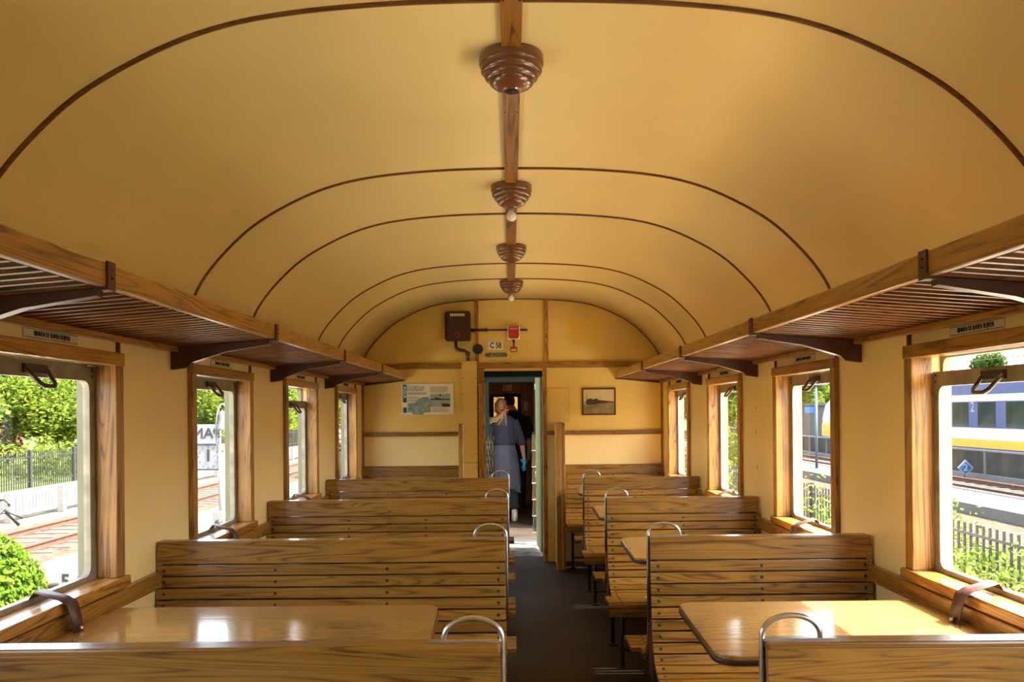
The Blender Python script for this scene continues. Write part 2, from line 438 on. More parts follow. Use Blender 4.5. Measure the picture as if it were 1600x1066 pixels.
# corner posts and edge bead where the end wall meets ceiling
m = MB(); m.tube([(x, YE-.008, z) for x, z in PROF], .010, 6)
m.build('trim_10', 'rib', kind='structure')
m = MB()
m.box(XL, XL+.022, YE-.015, YE, 0, Zr(.36)); m.box(XR-.022, XR, YE-.015, YE, 0, Zr(.36))
m.build('trim_11', 'oakZ', kind='structure')

# end wall wooden battens
m = MB(); m.box(XL, XR, YE-.022, YE, Zr(.425), Zr(.482), .3); m.use('screw')
for x in (-1.1, -.7, -.2, .1, .5, .9, 1.2): m.lathe([(.005, 0), (.005, -.003)], (x, YE-.022, Zr(.453)), 8, 'Y')
m.build('trim_12', 'oakX', kind='structure', bevel=.003)
for i, (xa, xb) in enumerate(((-.345, -.312), (.330, .366))):
    m = MB(); m.box(xa, xb, YE-.02, YE, Zr(.482), prof_z(xa), .1+.5*i); m.use('screw')
    for z in (.52, .65, .8, .95): m.lathe([(.005, 0), (.005, -.003)], ((xa+xb)/2, YE-.02, Zr(z)), 8, 'Y')
    m.build('trim_%d' % (13+2*i), 'oakZ', kind='structure')
m = MB(); m.box(XL, -.50, YE-.02, YE, Zr(-.228), Zr(-.186), .2); m.box(.34, .43, YE-.02, YE, Zr(-.228), Zr(-.186), .4); m.box(.50, XR, YE-.02, YE, Zr(-.228), Zr(-.186), .7)
m.use('screw')
for x in (-1.3, -.95, -.60, .39, .75, 1.0, 1.3): m.lathe([(.005, 0), (.005, -.003)], (x, YE-.02, Zr(-.207)), 8, 'Y')
m.build('trim_14', 'oakX', kind='structure')

# ---------------------------------------------------------------- windows
def make_window(i, side, a, b, drop):
    sgn = -1 if side == 'l' else 1
    x = XL if side == 'l' else XR
    w_ = empty('window_%d' % i, (x, (a+b)/2, ZS)); tag(w_, kind='structure')
    def X(d): return x + sgn*d        # positive d = outward
    # casing on the wall face with reveal lining
    m = MB(); cw = .058
    m.box(X(-.022), X(.055), a, a+cw, ZS+.01, ZT+.0, .1); m.box(X(-.022), X(.055), b-cw, b, ZS+.01, ZT, .55)
    c = m.build('casing', 'oakZ', w_, bevel=.004)
    m = MB(); m.box(X(-.027), X(.055), a-.001, b+.001, ZT-.008, ZT+.040, .3)
    m.build('header', 'oakY', w_, bevel=.004)
    m = MB()
    m.box(X(-.038), X(.06), a-.012, b+.012, ZS-.028, ZS+.010, .3)
    m.box(X(-.026), X(.0), a, b, ZS-.10, ZS-.034, .8)
    m.build('sill', 'oakY', w_, bevel=.006)
    m = MB()
    for yy in (a+.006, b-.016): m.box(X(-.012), X(.002), yy, yy+.012, ZT+.040, Zr(.275))
    m.build('trim_strip', 'rib', w_)
    m = MB(); ya, yb = a+.05, b-.05
    m.ring(rrect(ya-.002, yb+.002, ZS-.02, ZT+.002, .002, 5), rrect(ya+.020, yb-.020, ZS+.008, ZT-.010, .03, 5), 'X', X(.088), X(.118))
    m.build('outer_frame', 'outer', w_)
    # sliding sash
    s0, s1 = ya+.006, yb-.006; zt = ZT-.012-drop; zb = ZS-.012
    m = MB(); m.ring(rrect(s0, s1, zb, zt, .002, 5), rrect(s0+.040, s1-.040, zb+.040, zt-.052, .035, 5), 'X', X(.058), X(.082))
    m.use('screw')
    for yy in (s0+.02, s1-.02):
        for dz in (.012, .036): m.lathe([(.005, 0), (.004, -.003*sgn)], (X(.058), yy, zt-dz), 8, 'X')
    sa = m.build('sash', 'sash', w_)
    m = MB(); g0 = [(X(.072), s0+.038, zb+.035), (X(.072), s1-.038, zb+.035), (X(.072), s1-.038, zt-.05), (X(.072), s0+.038, zt-.05)]
    m.add(g0, [(0, 1, 2, 3)]); m.build('glass_pane', 'glass', w_)
    # handle
    yc = (a+b)/2; m = MB(); h = .062
    m.box(X(.046), X(.059), yc-h, yc+h, zt-.040, zt-.012)
    pts = [(X(.050), yc-h+.008, zt-.03)]
    for k in range(9):
        t = k/8; yy = yc-(h-.004)+2*(h-.004)*t
        e_ = 1-abs(2*t-1)**6
        pts.append((X(.046-.040*e_), yy, zt-.030-.052*e_))
    pts.append((X(.050), yc+h-.008, zt-.03))
    m.tube(pts, .0075, 8)
    m.build('sash_handle', 'bronze', sa)
    # leather strap over the sill
    wd = .030; path = [(.056, ZS+.03), (.040, ZS+.050), (.0, ZS+.036), (-.035, ZS+.026), (-.060, ZS+.008), (-.066, ZS-.04), (-.066, ZS-.10), (-.040, ZS-.118)]
    V = []
    for (d, z) in path:
        for dy in (-wd, wd): V.append((X(d), yc+dy+(ZS-z)*.25, z))
    m = MB(); m.add(V, [(2*k, 2*k+1, 2*k+3, 2*k+2) for k in range(len(path)-1)], smooth=True)
    st = m.build('leather_strap', 'leather', w_, fix=False); so = st.modifiers.new('t', 'SOLIDIFY'); so.thickness = .004; so.offset = 0
    m = MB(); m.lathe([(.006, 0), (.008, -.004*sgn), (.006, -.012*sgn)], (X(-.070), yc+.02, ZS-.075), 10, 'X')
    m.build('strap_button', 'steel', st)
    # notice plate
    m = MB(); px = X(-.004); m.box(X(0), px, yc-.155, yc+.155, ZT+.047, ZT+.080)
    pl = m.build('notice_plate', 'plate', w_)
    m = MB()
    for zz in (ZT+.050, ZT+.0755): m.box(X(-.004), X(-.0052), yc-.15, yc+.15, zz, zz+.0018)
    m.build('border_line', 'black', pl)
    rz = PI/2 if side == 'l' else -PI/2
    text('lettering', 'BINNEN DE RAMEN BLIJVEN', .023, (X(-.0048), yc, ZT+.0635), (PI/2, 0, rz), 'black', pl, sx=.72)
    return w_
k = 0
for side in 'lr':
    for j, (a, b) in enumerate(zip(WNEAR, WFAR)):
        k += 1
        d = .048 if (side == 'r' and j == 3) else (.085 if (side == 'l' and j == 5) else 0)
        make_window(k, side, a, b, d)

# dado rail under windows along both walls
for i, (x, sg) in enumerate(((XL, 1), (XR, -1))):
    m = MB(); m.box(x, x+sg*.030, YB, YE-.02, Zr(-.70), Zr(-.635), .2*i)
    m.build('trim_%d' % (16+i), 'oakY', kind='structure', bevel=.004)
    m = MB(); m.box(x, x+sg*.015, YB, YE, 0, .10); m.build('baseboard_%s' % ('left' if i == 0 else 'right'), 'darkwood', kind='structure')

# ---------------------------------------------------------------- luggage racks
def make_rack(sgn, xw, xr, label, brs):
    r = empty('luggage_rack', (xr, 4.0, Zr(.33)))
    y0, y1 = YB+.05, YE-.02
    m = MB(); m.prism([(xr-.014, Zr(.322)), (xr+.014, Zr(.322)), (xr+.014, Zr(.384)), (xr-.014, Zr(.384))], 'Y', y0, y1, .4)
    m.build('front_rail', 'oakY', r, bevel=.005)
    xw2 = xw - sgn*.002
    m = MB(); m.box(xw2, xw-sgn*.035, y0, y1, Zr(.270), Zr(.292), .2)
    m.build('wall_rail', 'oakY', r, bevel=.003)
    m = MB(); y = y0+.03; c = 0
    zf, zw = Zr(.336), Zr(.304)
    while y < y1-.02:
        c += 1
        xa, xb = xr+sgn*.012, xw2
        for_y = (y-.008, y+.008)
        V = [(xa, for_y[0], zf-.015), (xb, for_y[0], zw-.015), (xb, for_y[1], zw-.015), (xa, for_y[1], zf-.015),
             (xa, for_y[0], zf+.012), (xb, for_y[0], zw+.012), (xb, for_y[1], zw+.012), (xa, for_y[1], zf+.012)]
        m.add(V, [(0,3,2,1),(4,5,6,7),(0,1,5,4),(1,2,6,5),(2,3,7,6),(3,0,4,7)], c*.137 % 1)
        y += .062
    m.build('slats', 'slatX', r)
    for y in brs:
        m = MB()
        m.prism([(xr+sgn*.01, Zr(.318)), (xr+sgn*.012, Zr(.300)), (xr+sgn*.20, Zr(.270)), (xw2-sgn*.09, Zr(.225)), (xw2-sgn*.07, Zr(.205)), (xw2, Zr(.195)), (xw2, Zr(.291)), (xw2-sgn*.1, Zr(.294))], 'Y', y-.017, y+.017)
        m.prism([(xr-sgn*.020, Zr(.314)), (xr+sgn*.02, Zr(.314)), (xr+sgn*.02, Zr(.325)), (xr-sgn*.014, Zr(.325)), (xr-sgn*.014, Zr(.386)), (xr-sgn*.020, Zr(.386))], 'Y', y-.02, y+.02)
        m.use('screw')
        for dz in (.345, .365): m.lathe([(.004, 0), (.003, -.003*sgn)], (xr-sgn*.020, y, Zr(dz)), 8, 'X')
        m.build('bracket', 'darkwood', r)
    m = MB(); m.prism([(xr-.014, Zr(.31)), (xr+sgn*.02, Zr(.31)), (xw2, Zr(.265)), (xw2, Zr(.292)), (xr-.014, Zr(.334))], 'Y', y1, y1+.018)
    m.build('end_board', 'darkwood', r)
    tag(r, label, 'luggage rack', 'overhead luggage racks')
make_rack(-1, XL, -1.02, 'slatted wooden luggage rack above the windows of the three-seat bench side', [-2.35, -.87, .61, 2.09, 3.57, 5.04, 6.50])
make_rack(1, XR, 1.03, 'slatted wooden luggage rack above the windows of the two-seat bench side', [-2.35, -.87, .58, 2.04, 3.51, 4.98, 6.44])

# ---------------------------------------------------------------- ceiling lights
def make_light(y, bulb, label):
    zc = Zr(1.103)
    t = empty('ceiling_light', (XC, y, zc))
    pr = [(.030, -.001), (.098, -.001), (.100, -.004), (.100, -.030), (.098, -.034), (.0945, -.036), (.0945, -.0361), (.0955, -.040), (.095, -.050), (.089, -.057), (.0835, -.059), (.0835, -.0591), (.084, -.063), (.082, -.071), (.075, -.077), (.071, -.079), (.071, -.0791), (.068, -.087), (.058, -.096), (.042, -.103), (.030, -.106), (.0275, -.107), (.0265, -.111), (.022, -.112)]
    if not bulb: pr += [(.019, -.110), (.018, -.085), (.001, -.085)]
    m = MB(); m.lathe(pr, (XC, y, zc), 40); m.build('canopy', 'lampbrown', t)
    if bulb:
        m = MB(); m.lathe([(.018, -.106), (.018, -.118), (.014, -.122)], (XC, y, zc), 16); m.build('socket', 'socket', t)
        m = MB(); m.lathe([(.011, -.118), (.013, -.126), (.020, -.134), (.0245, -.145), (.0245, -.156), (.020, -.166), (.011, -.173), (.002, -.175)], (XC, y, zc), 20); m.build('bulb', 'bulb', t)
    else:
        m = MB(); m.lathe([(.0215, -.1125), (.0185, -.1115), (.0175, -.087), (.001, -.0868)], (XC, y, zc), 20); m.build('socket', 'iron', t)  # black cup puts the shade of the empty hole into its colour
    tag(t, label, 'ceiling light', 'brown ceiling lights along the ridge')
make_light(LY[0], False, 'largest, nearest brown stepped ceiling light, with an empty socket hole')
make_light(LY[1], True, 'brown stepped ceiling light with white bulb, second from the camera')
make_light(LY[2], False, 'brown ceiling light without a bulb between the two lights that have bulbs')
make_light(LY[3], True, 'farthest brown ceiling light with white bulb, closest to the end wall')

# ---------------------------------------------------------------- benches
CURVE = [(-.022, .930), (-.026, .860), (-.038, .70), (-.058, .56), (-.082, .49), (-.115, .445), (-.165, .418), (-.25, .405), (-.36, .410), (-.43, .412), (-.468, .402), (-.488, .378), (-.49, .352)]
def curve_at(s):
    for (a, b) in zip(CURVE, CURVE[1:]):
        L_ = math.dist(a, b)
        if s <= L_:
            t = s/L_; return Vector((a[0]+(b[0]-a[0])*t, a[1]+(b[1]-a[1])*t)), Vector((b[0]-a[0], b[1]-a[1]))/L_
        s -= L_
    return None, None
LTOT = sum(math.dist(a, b) for a, b in zip(CURVE, CURVE[1:]))
def slat_runs():
    s = 0; out = [(0, .078)]; s = .0835
    while s < LTOT-.01:
        w_ = .0412; out.append((s, min(s+w_, LTOT))); s += .047
    return out
RUNS = slat_runs()
NB = sum(1 for a, b in RUNS if b < .66)
def slats_mesh(runs, x0, x1, yc, sg, seed, z0=0.0):
    m = MB(); rnd = random.Random(seed)
    for a, b in runs:
        k = 3 if curve_at(a)[1].dot(curve_at(b-.001)[1]) < .999 else 1
        top = []; bot = []
        for j in range(k+1):
            p, t = curve_at(a+(b-a-.0005)*j/k); nrm = Vector((t.y, -t.x))   # outward: towards sitter (-y)
            if nrm.x > 0 and abs(nrm.x) > abs(nrm.y): nrm = -nrm
            if nrm.y < 0 and abs(nrm.y) >= abs(nrm.x): nrm = -nrm
            top.append(p+nrm*.009); bot.append(p-nrm*.009)
        poly = [(yc+sg*p.x, z0+p.y) for p in top] + [(yc+sg*p.x, z0+p.y) for p in bot[::-1]]
        m.prism(poly, 'X', x0, x1, rnd.random())
    return m
def screws_mesh(m, runs, xs, yc, sg, z0=0.0):
    m.use('screw')
    for a, b in runs:
        p, t = curve_at((a+b)/2); nrm = Vector((t.y, -t.x))
        if nrm.x > 0 and abs(nrm.x) > abs(nrm.y): nrm = -nrm
        if nrm.y < 0 and abs(nrm.y) >= abs(nrm.x): nrm = -nrm
        q = p+nrm*.009; u = t*.0068; 
        for x in xs:
            V = []
            for d in (0, .0018):
                for k_ in range(8):
                    an = k_*PI/4; c = q+nrm*d+u*math.cos(an); V.append((x+.0068*math.sin(an), yc+sg*c.x, z0+c.y))
            m.add(V, [tuple(range(8)), tuple(range(15, 7, -1))]+[(i, (i+1) % 8, 8+(i+1) % 8, 8+i) for i in range(8)])
    return m
def support_mesh(xs, yc, sg, z0=0.0, wd=.024):
    m = MB(); pts = []
    s = 0.06
    while s < LTOT-.03:
        p, t = curve_at(s); nrm = Vector((t.y, -t.x))
        if nrm.x > 0 and abs(nrm.x) > abs(nrm.y): nrm = -nrm
        if nrm.y < 0 and abs(nrm.y) >= abs(nrm.x): nrm = -nrm
        pts.append((p-nrm*.0095, p-nrm*.034)); s += .04
    up = [(yc+sg*p.x, z0+p.y) for p, q in pts]; dn = [(yc+sg*min(q.x, -.001), z0+q.y) for p, q in pts]
    for x in xs:
        n_ = len(up); V = []
        for xx in (x-wd/2, x+wd/2):
            V += [(xx, a, b) for a, b in up]+[(xx, a, b) for a, b in dn]
        F = []
        for i in range(n_-1):
            F += [(i, i+1, n_+i+1, n_+i), (2*n_+i, 3*n_+i, 3*n_+i+1, 2*n_+i+1), (i, 2*n_+i, 2*n_+i+1, i+1), (n_+i, n_+i+1, 3*n_+i+1, 3*n_+i)]
        F += [(0, n_, 3*n_, 2*n_), (n_-1, 3*n_-1, 4*n_-1, 2*n_-1)]
        m.add(V, F)
    return m
def grab(xa, sg, yc, t, ztop):
    # sg: direction from aisle edge toward wall
    m = MB(); pts = []
    xo = xa - sg*.004
    pts += [(xo, yc, ztop-.33), (xo, yc, ztop-.15), (xo, yc, ztop+.002)]
    R_ = .066
    for k in range(1, 14):
        a = PI*k/14; pts.append((xo+sg*(R_-R_*math.cos(a)), yc, ztop+.004+.050*math.sin(a)**.9))
    pts.append((xo+sg*2*R_, yc, ztop+.002))
    m.tube(pts, .0062, 10)
    m.box(xo, xo+sg*.165, yc-.010, yc+.010, ztop-.001, ztop+.004)
    return m.build('grab_handle', 'steel', t)
BT = .945
def make_bench(side, y, double=True):
    xa, xw = (-.029, -1.448) if side == 'l' else (.560, 1.462)
    sg = -1 if side == 'l' else 1
    if not double: xa = -.50 if side == 'l' else .50
    t = empty('slatted_bench', ((xa+xw)/2, y, 0))
    z0 = 0.0
    x0, x1 = sorted((xa, xw)); xs_ = [x0+.03, x1-.03]+([x0+(x1-x0)*.34, x0+(x1-x0)*.66] if side == 'l' else [x0+(x1-x0)*.5])
    # top rail
    m = MB(); m.box(x0, x1, y-(.031 if double else .031), y+(.031 if double else 0), .926, BT, .5)
    m.build('top_rail', 'oakX', t, bevel=.006)
    se = .042 if double else .0    # seats run a little farther into the aisle than the backs
    for q in ((1, -1) if double else (1,)):
        screws_mesh(slats_mesh(RUNS[:NB], x0, x1, y, q, 11+q), RUNS[1:NB], xs_, y, q).build('backrest', 'oakX', t, bevel=.0025)
        xsa = xa - sg*se; a_, b_ = sorted((xsa, xw))
        screws_mesh(slats_mesh(RUNS[NB:], a_, b_, y, q, 21+q), RUNS[NB:-1], xs_, y, q).build('seat', 'oakX', t, bevel=.0025)
        for xq in (xa+sg*.016, (xa+xw)/2, xw-sg*.03): support_mesh([xq], y, q).build('support_frame', 'darkwood', t)
        yl = y - q*(.235 if double else .36)
        for xl in (xa+sg*.06, xw-sg*.08):
            m = MB(); m.tube([(xl, yl, .004), (xl, yl, .372)], .012, 10); m.lathe([(.03, 0), (.03, .006), (.016, .012)], (xl, yl, 0), 14)
            m.build('leg', 'iron', t)
        if q == 1:
            m = MB(); m.tube([(xa+sg*.06, yl, .10), (xw-sg*.08, yl, .10)], .008, 8)
            if double: m.tube([(xa+sg*.06, yl, .30), (xa+sg*.06, 2*y-yl, .30)], .008, 8)
            m.build('stretcher', 'iron', t)
    if double:
        grab(xa, sg, y, t, BT)
        # vertical end stile between the two backs
        m = MB(); m.prism([(y-.018, .90), (y+.018, .90), (y+.05, .50), (y+.06, .36), (y-.06, .36), (y-.05, .50)], 'X', xa+sg*.004, xa+sg*.028)
        m.build('end_stile', 'darkwood', t)
    return t
BY = [1.865, 3.42, 4.96, 6.51]
bl = make_bench('l', BY[0]); br = make_bench('r', BY[0])
ordl = ['nearest long slatted bench cut by the lower left frame edge, behind the near table',
        'long slatted bench of the left row just beyond the near tabletop, second from the camera',
        'long slatted bench of the left row, third from the camera',
        'long slatted bench of the left row, fourth from the camera, nearest the end bench']
ordr = ['nearest short slatted bench cut by the lower right corner of the frame',
        'short slatted bench of the right row behind the sunlit table, second from the camera',
        'short slatted bench of the right row, third from the camera',
        'short slatted bench of the right row, fourth from the camera, nearest the end bench']
for proto, labs, g in ((bl, ordl, 'long benches of the left row'), (br, ordr, 'short benches of the right row')):
    for i, y in enumerate(BY):
        o = proto if i == 0 else copy_tree(proto)
        o.location.y = y; tag(o, labs[i], 'bench', g)
def end_bench(side, label):
    t = make_bench(side, YE-.004, double=False); tag(t, label, 'bench', 'single benches against the end wall')
end_bench('l', 'single slatted bench fixed against the end wall below the printed board')
end_bench('r', 'single slatted bench fixed against the end wall below the framed photograph')

# ---------------------------------------------------------------- tables
def make_table(side, yc):
    if side == 'l': xa, xw = -.245, XL+.032
    else: xa, xw = .565, XR-.032
    sg = 1 if xw > xa else -1
    t = empty('folding_table', ((xa+xw)/2, yc, .75))
    def poly(d):
        P = []
        y0, y1 = yc-.335+d, yc+.33-d; X0 = xa+sg*d
        P += [(xw, y0), ]
        for k in range(7):
            a = math.radians(90*k/6); r = .06; P.append((X0+sg*(r-r*math.sin(a)), y0+r-r*math.cos(a)))
        for k in range(7):
            a = math.radians(90*k/6); r = .06; P.append((X0+sg*(.015+r-r*math.cos(a)), y1-r+r*math.sin(a)))
        P += [(xw, y1)]
        return P
    m = MB(); m.prism(poly(.004), 'Z', .762, .775, .3); m.build('table_top', 'tabY', t, bevel=.002)
    m = MB(); m.prism(poly(0), 'Z', .747, .762); m.build('edge_band', 'darkwood', t, bevel=.003)
    for dy in (-.2, .2):
        m = MB(); m.prism([(xw, .745), (xw, .52), (xw-sg*.03, .52), (xw-sg*.30, .725), (xw-sg*.45, .745)], 'Y', yc+dy-.01, yc+dy+.01)
        m.build('bracket', 'darkwood', t)
    return t
TY = [(a+b)/2-.0 for a, b in zip(BY, BY[1:])]+[7.31]
for side, labs in (('l', ['broad varnished tabletop of the left row seen over the nearest bench, with two window reflections', 'left row table behind the second bench from the camera', 'left row table behind the third bench from the camera', 'left row table before the end wall']),
                   ('r', ['right row table half in bright sunlight behind the nearest short bench', 'right row table corner sticking out behind the second short bench', 'right row table corner sticking out behind the third short bench', 'right row table tip before the end wall'])):
    t0 = make_table(side, TY[0])
    for i, y in enumerate(TY):
        o = t0 if i == 0 else copy_tree(t0)
        o.location.y = y; tag(o, labs[i], 'table', 'varnished tables of the %s row' % ('left' if side == 'l' else 'right'))

# ---------------------------------------------------------------- end wall furniture
# cable cover pilaster
t = empty('cable_cover', (-.40, YE, 0))
m = MB(); m.box(-.478, -.330, YE-.045, YE-.001, .0, Zr(-.487)); m.box(-.478, -.330, YE-.045, YE-.001, Zr(-.484), Zr(.497)); m.use('screw')
for k in range(14):
    for x in (-.468, -.340): m.lathe([(.0045, 0), (.004, -.003)], (x, YE-.045, Zr(.47-.145*k)), 8, 'Y')
m.build('cover_panel', 'yellow', t); tag(t, 'tall cream cable cover strip with rows of screws left of the doorway', 'cable cover')
# draft screens beside end benches
def screen(x0, x1, label, flip):
    t = empty('draught_screen', ((x0+x1)/2, 7.9, 0))
    y0 = 7.66; zt = Zr(-.105)
    def prof(off): return [(YE-.001, 0), (y0+off, 0), (y0+off, zt-.10), (y0+off+.012, zt-.03), (y0+off+.05, zt-off*.5), (YE-.001, zt-off*.5)]
    xa = x0 if not flip else x1; s = 1 if not flip else -1
    m = MB(); m.prism(prof(.015), 'X', x0+.010, x1-.010); m.build('panel', 'cream', t)
    m = MB(); a, b = (x1-.022, x1) if not flip else (x0, x0+.022)
    m.prism([(y0, 0), (y0+.03, 0), (y0+.03, zt-.06), (y0+.07, zt-.03), (YE-.001, zt-.03), (YE-.001, zt), (y0+.05, zt), (y0+.012, zt-.03), (y0, zt-.10)], 'X', a, b)
    m.build('edge_moulding', 'oakZ', t, bevel=.004)
    a, b = (x0, x0+.045) if not flip else (x1-.018, x1)
    m = MB(); m.box(a, b, y0-.004, y0+.030, 0, zt-.004); m.build('post', 'oakZ', t, bevel=.004)
    tag(t, label, 'draught screen', 'draught screens by the end benches')
screen(.408, .492, 'wood edged draught screen right of the doorway, beside the short end bench', False)
screen(-.490, -.452, 'thin wood edged draught screen left of the doorway, beside the long end bench', True)

# door surround (structure)
d = empty('door_1', (.02, YE, 0)); tag(d, kind='structure')
m = MB(); m.box(-.330, DX0, YE-.012, YE+.06, 0, Zr(.425), .2); m.build('post', 'oakZ', d, bevel=.004)
m = MB(); m.box(-.318, DX0+.01, YE-.045, YE-.012, 0, Zr(.285), .8); m.build('pull_post', 'oakZ', d, bevel=.008)
m = MB(); m.box(DX1, DX1+.040, YE-.016, YE+.06, 0, Zr(.425), .7); m.use('screw')
for k in range(9): m.lathe([(.0045, 0), (.004, -.003)], (DX1+.02, YE-.016, Zr(.35-.2*k)), 8, 'Y')
m.build('post', 'oakZ', d)
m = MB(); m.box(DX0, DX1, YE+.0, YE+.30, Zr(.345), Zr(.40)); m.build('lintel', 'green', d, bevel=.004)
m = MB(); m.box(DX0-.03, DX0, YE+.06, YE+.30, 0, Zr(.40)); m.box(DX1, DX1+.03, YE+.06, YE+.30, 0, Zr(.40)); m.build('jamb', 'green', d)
# access panel
t = empty('access_panel', (.45, YE, Zr(.06)))
m = MB(); m.ring([(.343, Zr(-.102)), (.562, Zr(-.102)), (.562, Zr(.230)), (.343, Zr(.230))], [(.3455, Zr(-.0995)), (.5595, Zr(-.0995)), (.5595, Zr(.2275)), (.3455, Zr(.2275))], 'Y', YE-.0035, YE-.0005); m.build('shadow_gap_strip', 'inkgrey', t)
m = MB(); m.box(.3455, .5595, YE-.006, YE, Zr(-.0995), Zr(.2275)); m.use('screw')
for x in (.36, .545):
    for z in (-.08, .0, .205): m.lathe([(.004, 0), (.0035, -.003)], (x, YE-.006, Zr(z)), 8, 'Y')
m.build('panel', 'yellow', t); tag(t, 'flat yellow screwed access panel right of the doorway', 'access panel')
# repainted patch, and paper scrap
tag(MB().box(.57, .86, YE-.0015, YE, Zr(.66), Zr(.90)).build('repaint_patch', 'patch'), 'brighter yellow repainted patch high on the end wall', 'paint patch')

# printed board
def P2(px, py): return ((px-799)*.00623, Zr((644-py)*.00623 - .0095*(px-799)*.00623))
x0, z1 = P2(628, 600); x1, z0 = P2(708.5, 648)
t = empty('information_board', ((x0+x1)/2, YE, (z0+z1)/2))
m = MB(); m.box(x0, x1, YE-.010, YE-.001, z0, z1); m.build('board', 'white', t, bevel=.002)
W_, H_ = x1-x0, z1-z0
def bb(n_, mt, u0, u1, v0, v1, d=.0012):   # v measured from top
    m = MB(); m.box(x0+u0*W_, x0+u1*W_, YE-.010-d, YE-.0102, z1-v1*H_, z1-v0*H_); return m.build(n_, mt, t)
bb('green_band', 'teal', .025, .10, .03, .60); bb('green_band', 'teal', .025, .10, .76, .93)
m = MB(); m.prism([(x0+u*W_, z1-v*H_) for u, v in ((.11, .62), (.25, .62), (.32, .50), (.40, .44), (.52, .42), (.56, .58), (.56, .92), (.42, .93), (.42, .99), (.22, .99), (.20, .92), (.12, .92))], 'Y', YE-.0115, YE-.0102); m.build('map_print', 'mapblue', t)
m = MB(); m.box(x0+.55*W_, x0+.94*W_, YE-.0115, YE-.0102, z1-.75*H_, z1-.33*H_); m.build('photo_print', 'skyblue', t)
m = MB(); m.box(x0+.55*W_, x0+.94*W_, YE-.012, YE-.0116, z1-.53*H_, z1-.49*H_)
m.prism([(x0+u*W_, z1-v*H_) for u, v in ((.63, .49), (.64, .46), (.68, .45), (.74, .47), (.76, .49))], 'Y', YE-.012, YE-.0116)
m.lathe([(.010, 0), (.010, .0004)], (x0+.75*W_, YE-.012, z1-.38*H_), 12, 'Y')
m.prism([(x0+u*W_, z1-v*H_) for u, v in ((.78, .63), (.94, .66), (.94, .75), (.78, .75))], 'Y', YE-.012, YE-.0116)
m.build('picture_shapes', 'sepia', t)
m = MB(); 
for (u0, u1, v0, v1, nn) in ((.12, .50, .28, .36, 4), (.12, .36, .41, .60, 7), (.55, .92, .10, .30, 9), (.58, .92, .78, .92, 6)):
    for q in range(nn):
        v = v0+(v1-v0)*q/nn; m.box(x0+u0*W_, x0+(u1-.05*random.random())*W_, YE-.0112, YE-.0102, z1-(v+.010)*H_, z1-v*H_)
m.build('printed_lines', 'inkgrey', t)
m = MB()
for (u, v) in ((.26, .90), (.46, .70), (.40, .83)): m.box(x0+u*W_, x0+(u+.05)*W_, YE-.012, YE-.0116, z1-(v+.03)*H_, z1-v*H_)
m.build('map_marks', 'orange', t)
text('title_lettering', 'STOOMTRAM', .046, (x0+.27*W_, YE-.0108, z1-.13*H_), (PI/2, 0, 0), 'skyblue', t, sx=.62)
text('subtitle_lettering', 'HOORN MEDEMBLIK', .030, (x0+.27*W_, YE-.0108, z1-.21*H_), (PI/2, 0, 0), 'teal', t, sx=.58)
text('band_lettering', 'MUSEUM', .036, (x0+.062*W_, YE-.0116, z1-.27*H_), (PI/2, PI/2, 0), 'white', t, sx=.8)
m = MB()
for u in (.04, .93):
    for v in (.02, .98): m.lathe([(.004, 0), (.0035, -.003)], (x0+u*W_, YE-.010, z1-v*H_), 8, 'Y')
m.build('screw_set', 'screw', t)
tag(t, 'printed cream information board with map, photos and green band on the end wall', 'information board')

# framed photograph
x0, z1 = P2(909.5, 607); x1, z0 = P2(962, 648.5)
t = empty('picture_frame', ((x0+x1)/2, YE, (z0+z1)/2))
m = MB(); m.ring([(x0, z0), (x1, z0), (x1, z1), (x0, z1)], [(x0+.013, z0+.013), (x1-.013, z0+.013), (x1-.013, z1-.013), (x0+.013, z1-.013)], 'Y', YE-.020, YE-.001)
m.build('frame', 'darkwood', t, bevel=.003)
W_, H_ = x1-x0, z1-z0
m = MB(); m.box(x0+.012, x1-.012, YE-.012, YE-.002, z0+.012, z1-.012); m.build('photograph', 'photosky', t)
m = MB(); m.prism([(x0+.014, z0+.014), (x1-.014, z0+.014), (x1-.014, z1-.50*H_), (x0+.014, z1-.58*H_)], 'Y', YE-.0128, YE-.0122); m.build('photo_ground', 'sepiamid', t)
m = MB(); m.prism([(x0+u*W_, z1-v*H_) for u, v in ((.06, .52), (.12, .50), (.16, .40), (.30, .38), (.30, .42), (.45, .38), (.48, .44), (.80, .48), (.95, .50), (.95, .53), (.80, .53), (.50, .58), (.18, .62), (.12, .56))], 'Y', YE-.0136, YE-.0130); 
m.box(x0+.13*W_, x0+.14*W_, YE-.0136, YE-.013, z1-.45*H_, z1-.2*H_); m.box(x0+.52*W_, x0+.53*W_, YE-.0136, YE-.013, z1-.45*H_, z1-.3*H_)
for q in range(3): m.prism([(x0+.05*W_, z1-(.72+.06*q)*H_), (x0+.5*W_, z1-(.62+.01*q)*H_), (x0+.5*W_, z1-(.625+.01*q)*H_), (x0+.05*W_, z1-(.735+.06*q)*H_)], 'Y', YE-.0136, YE-.013)
m.build('photo_shapes', 'sepia', t)
tag(t, 'small brown framed sepia photograph of an old steam train on the end wall', 'picture')

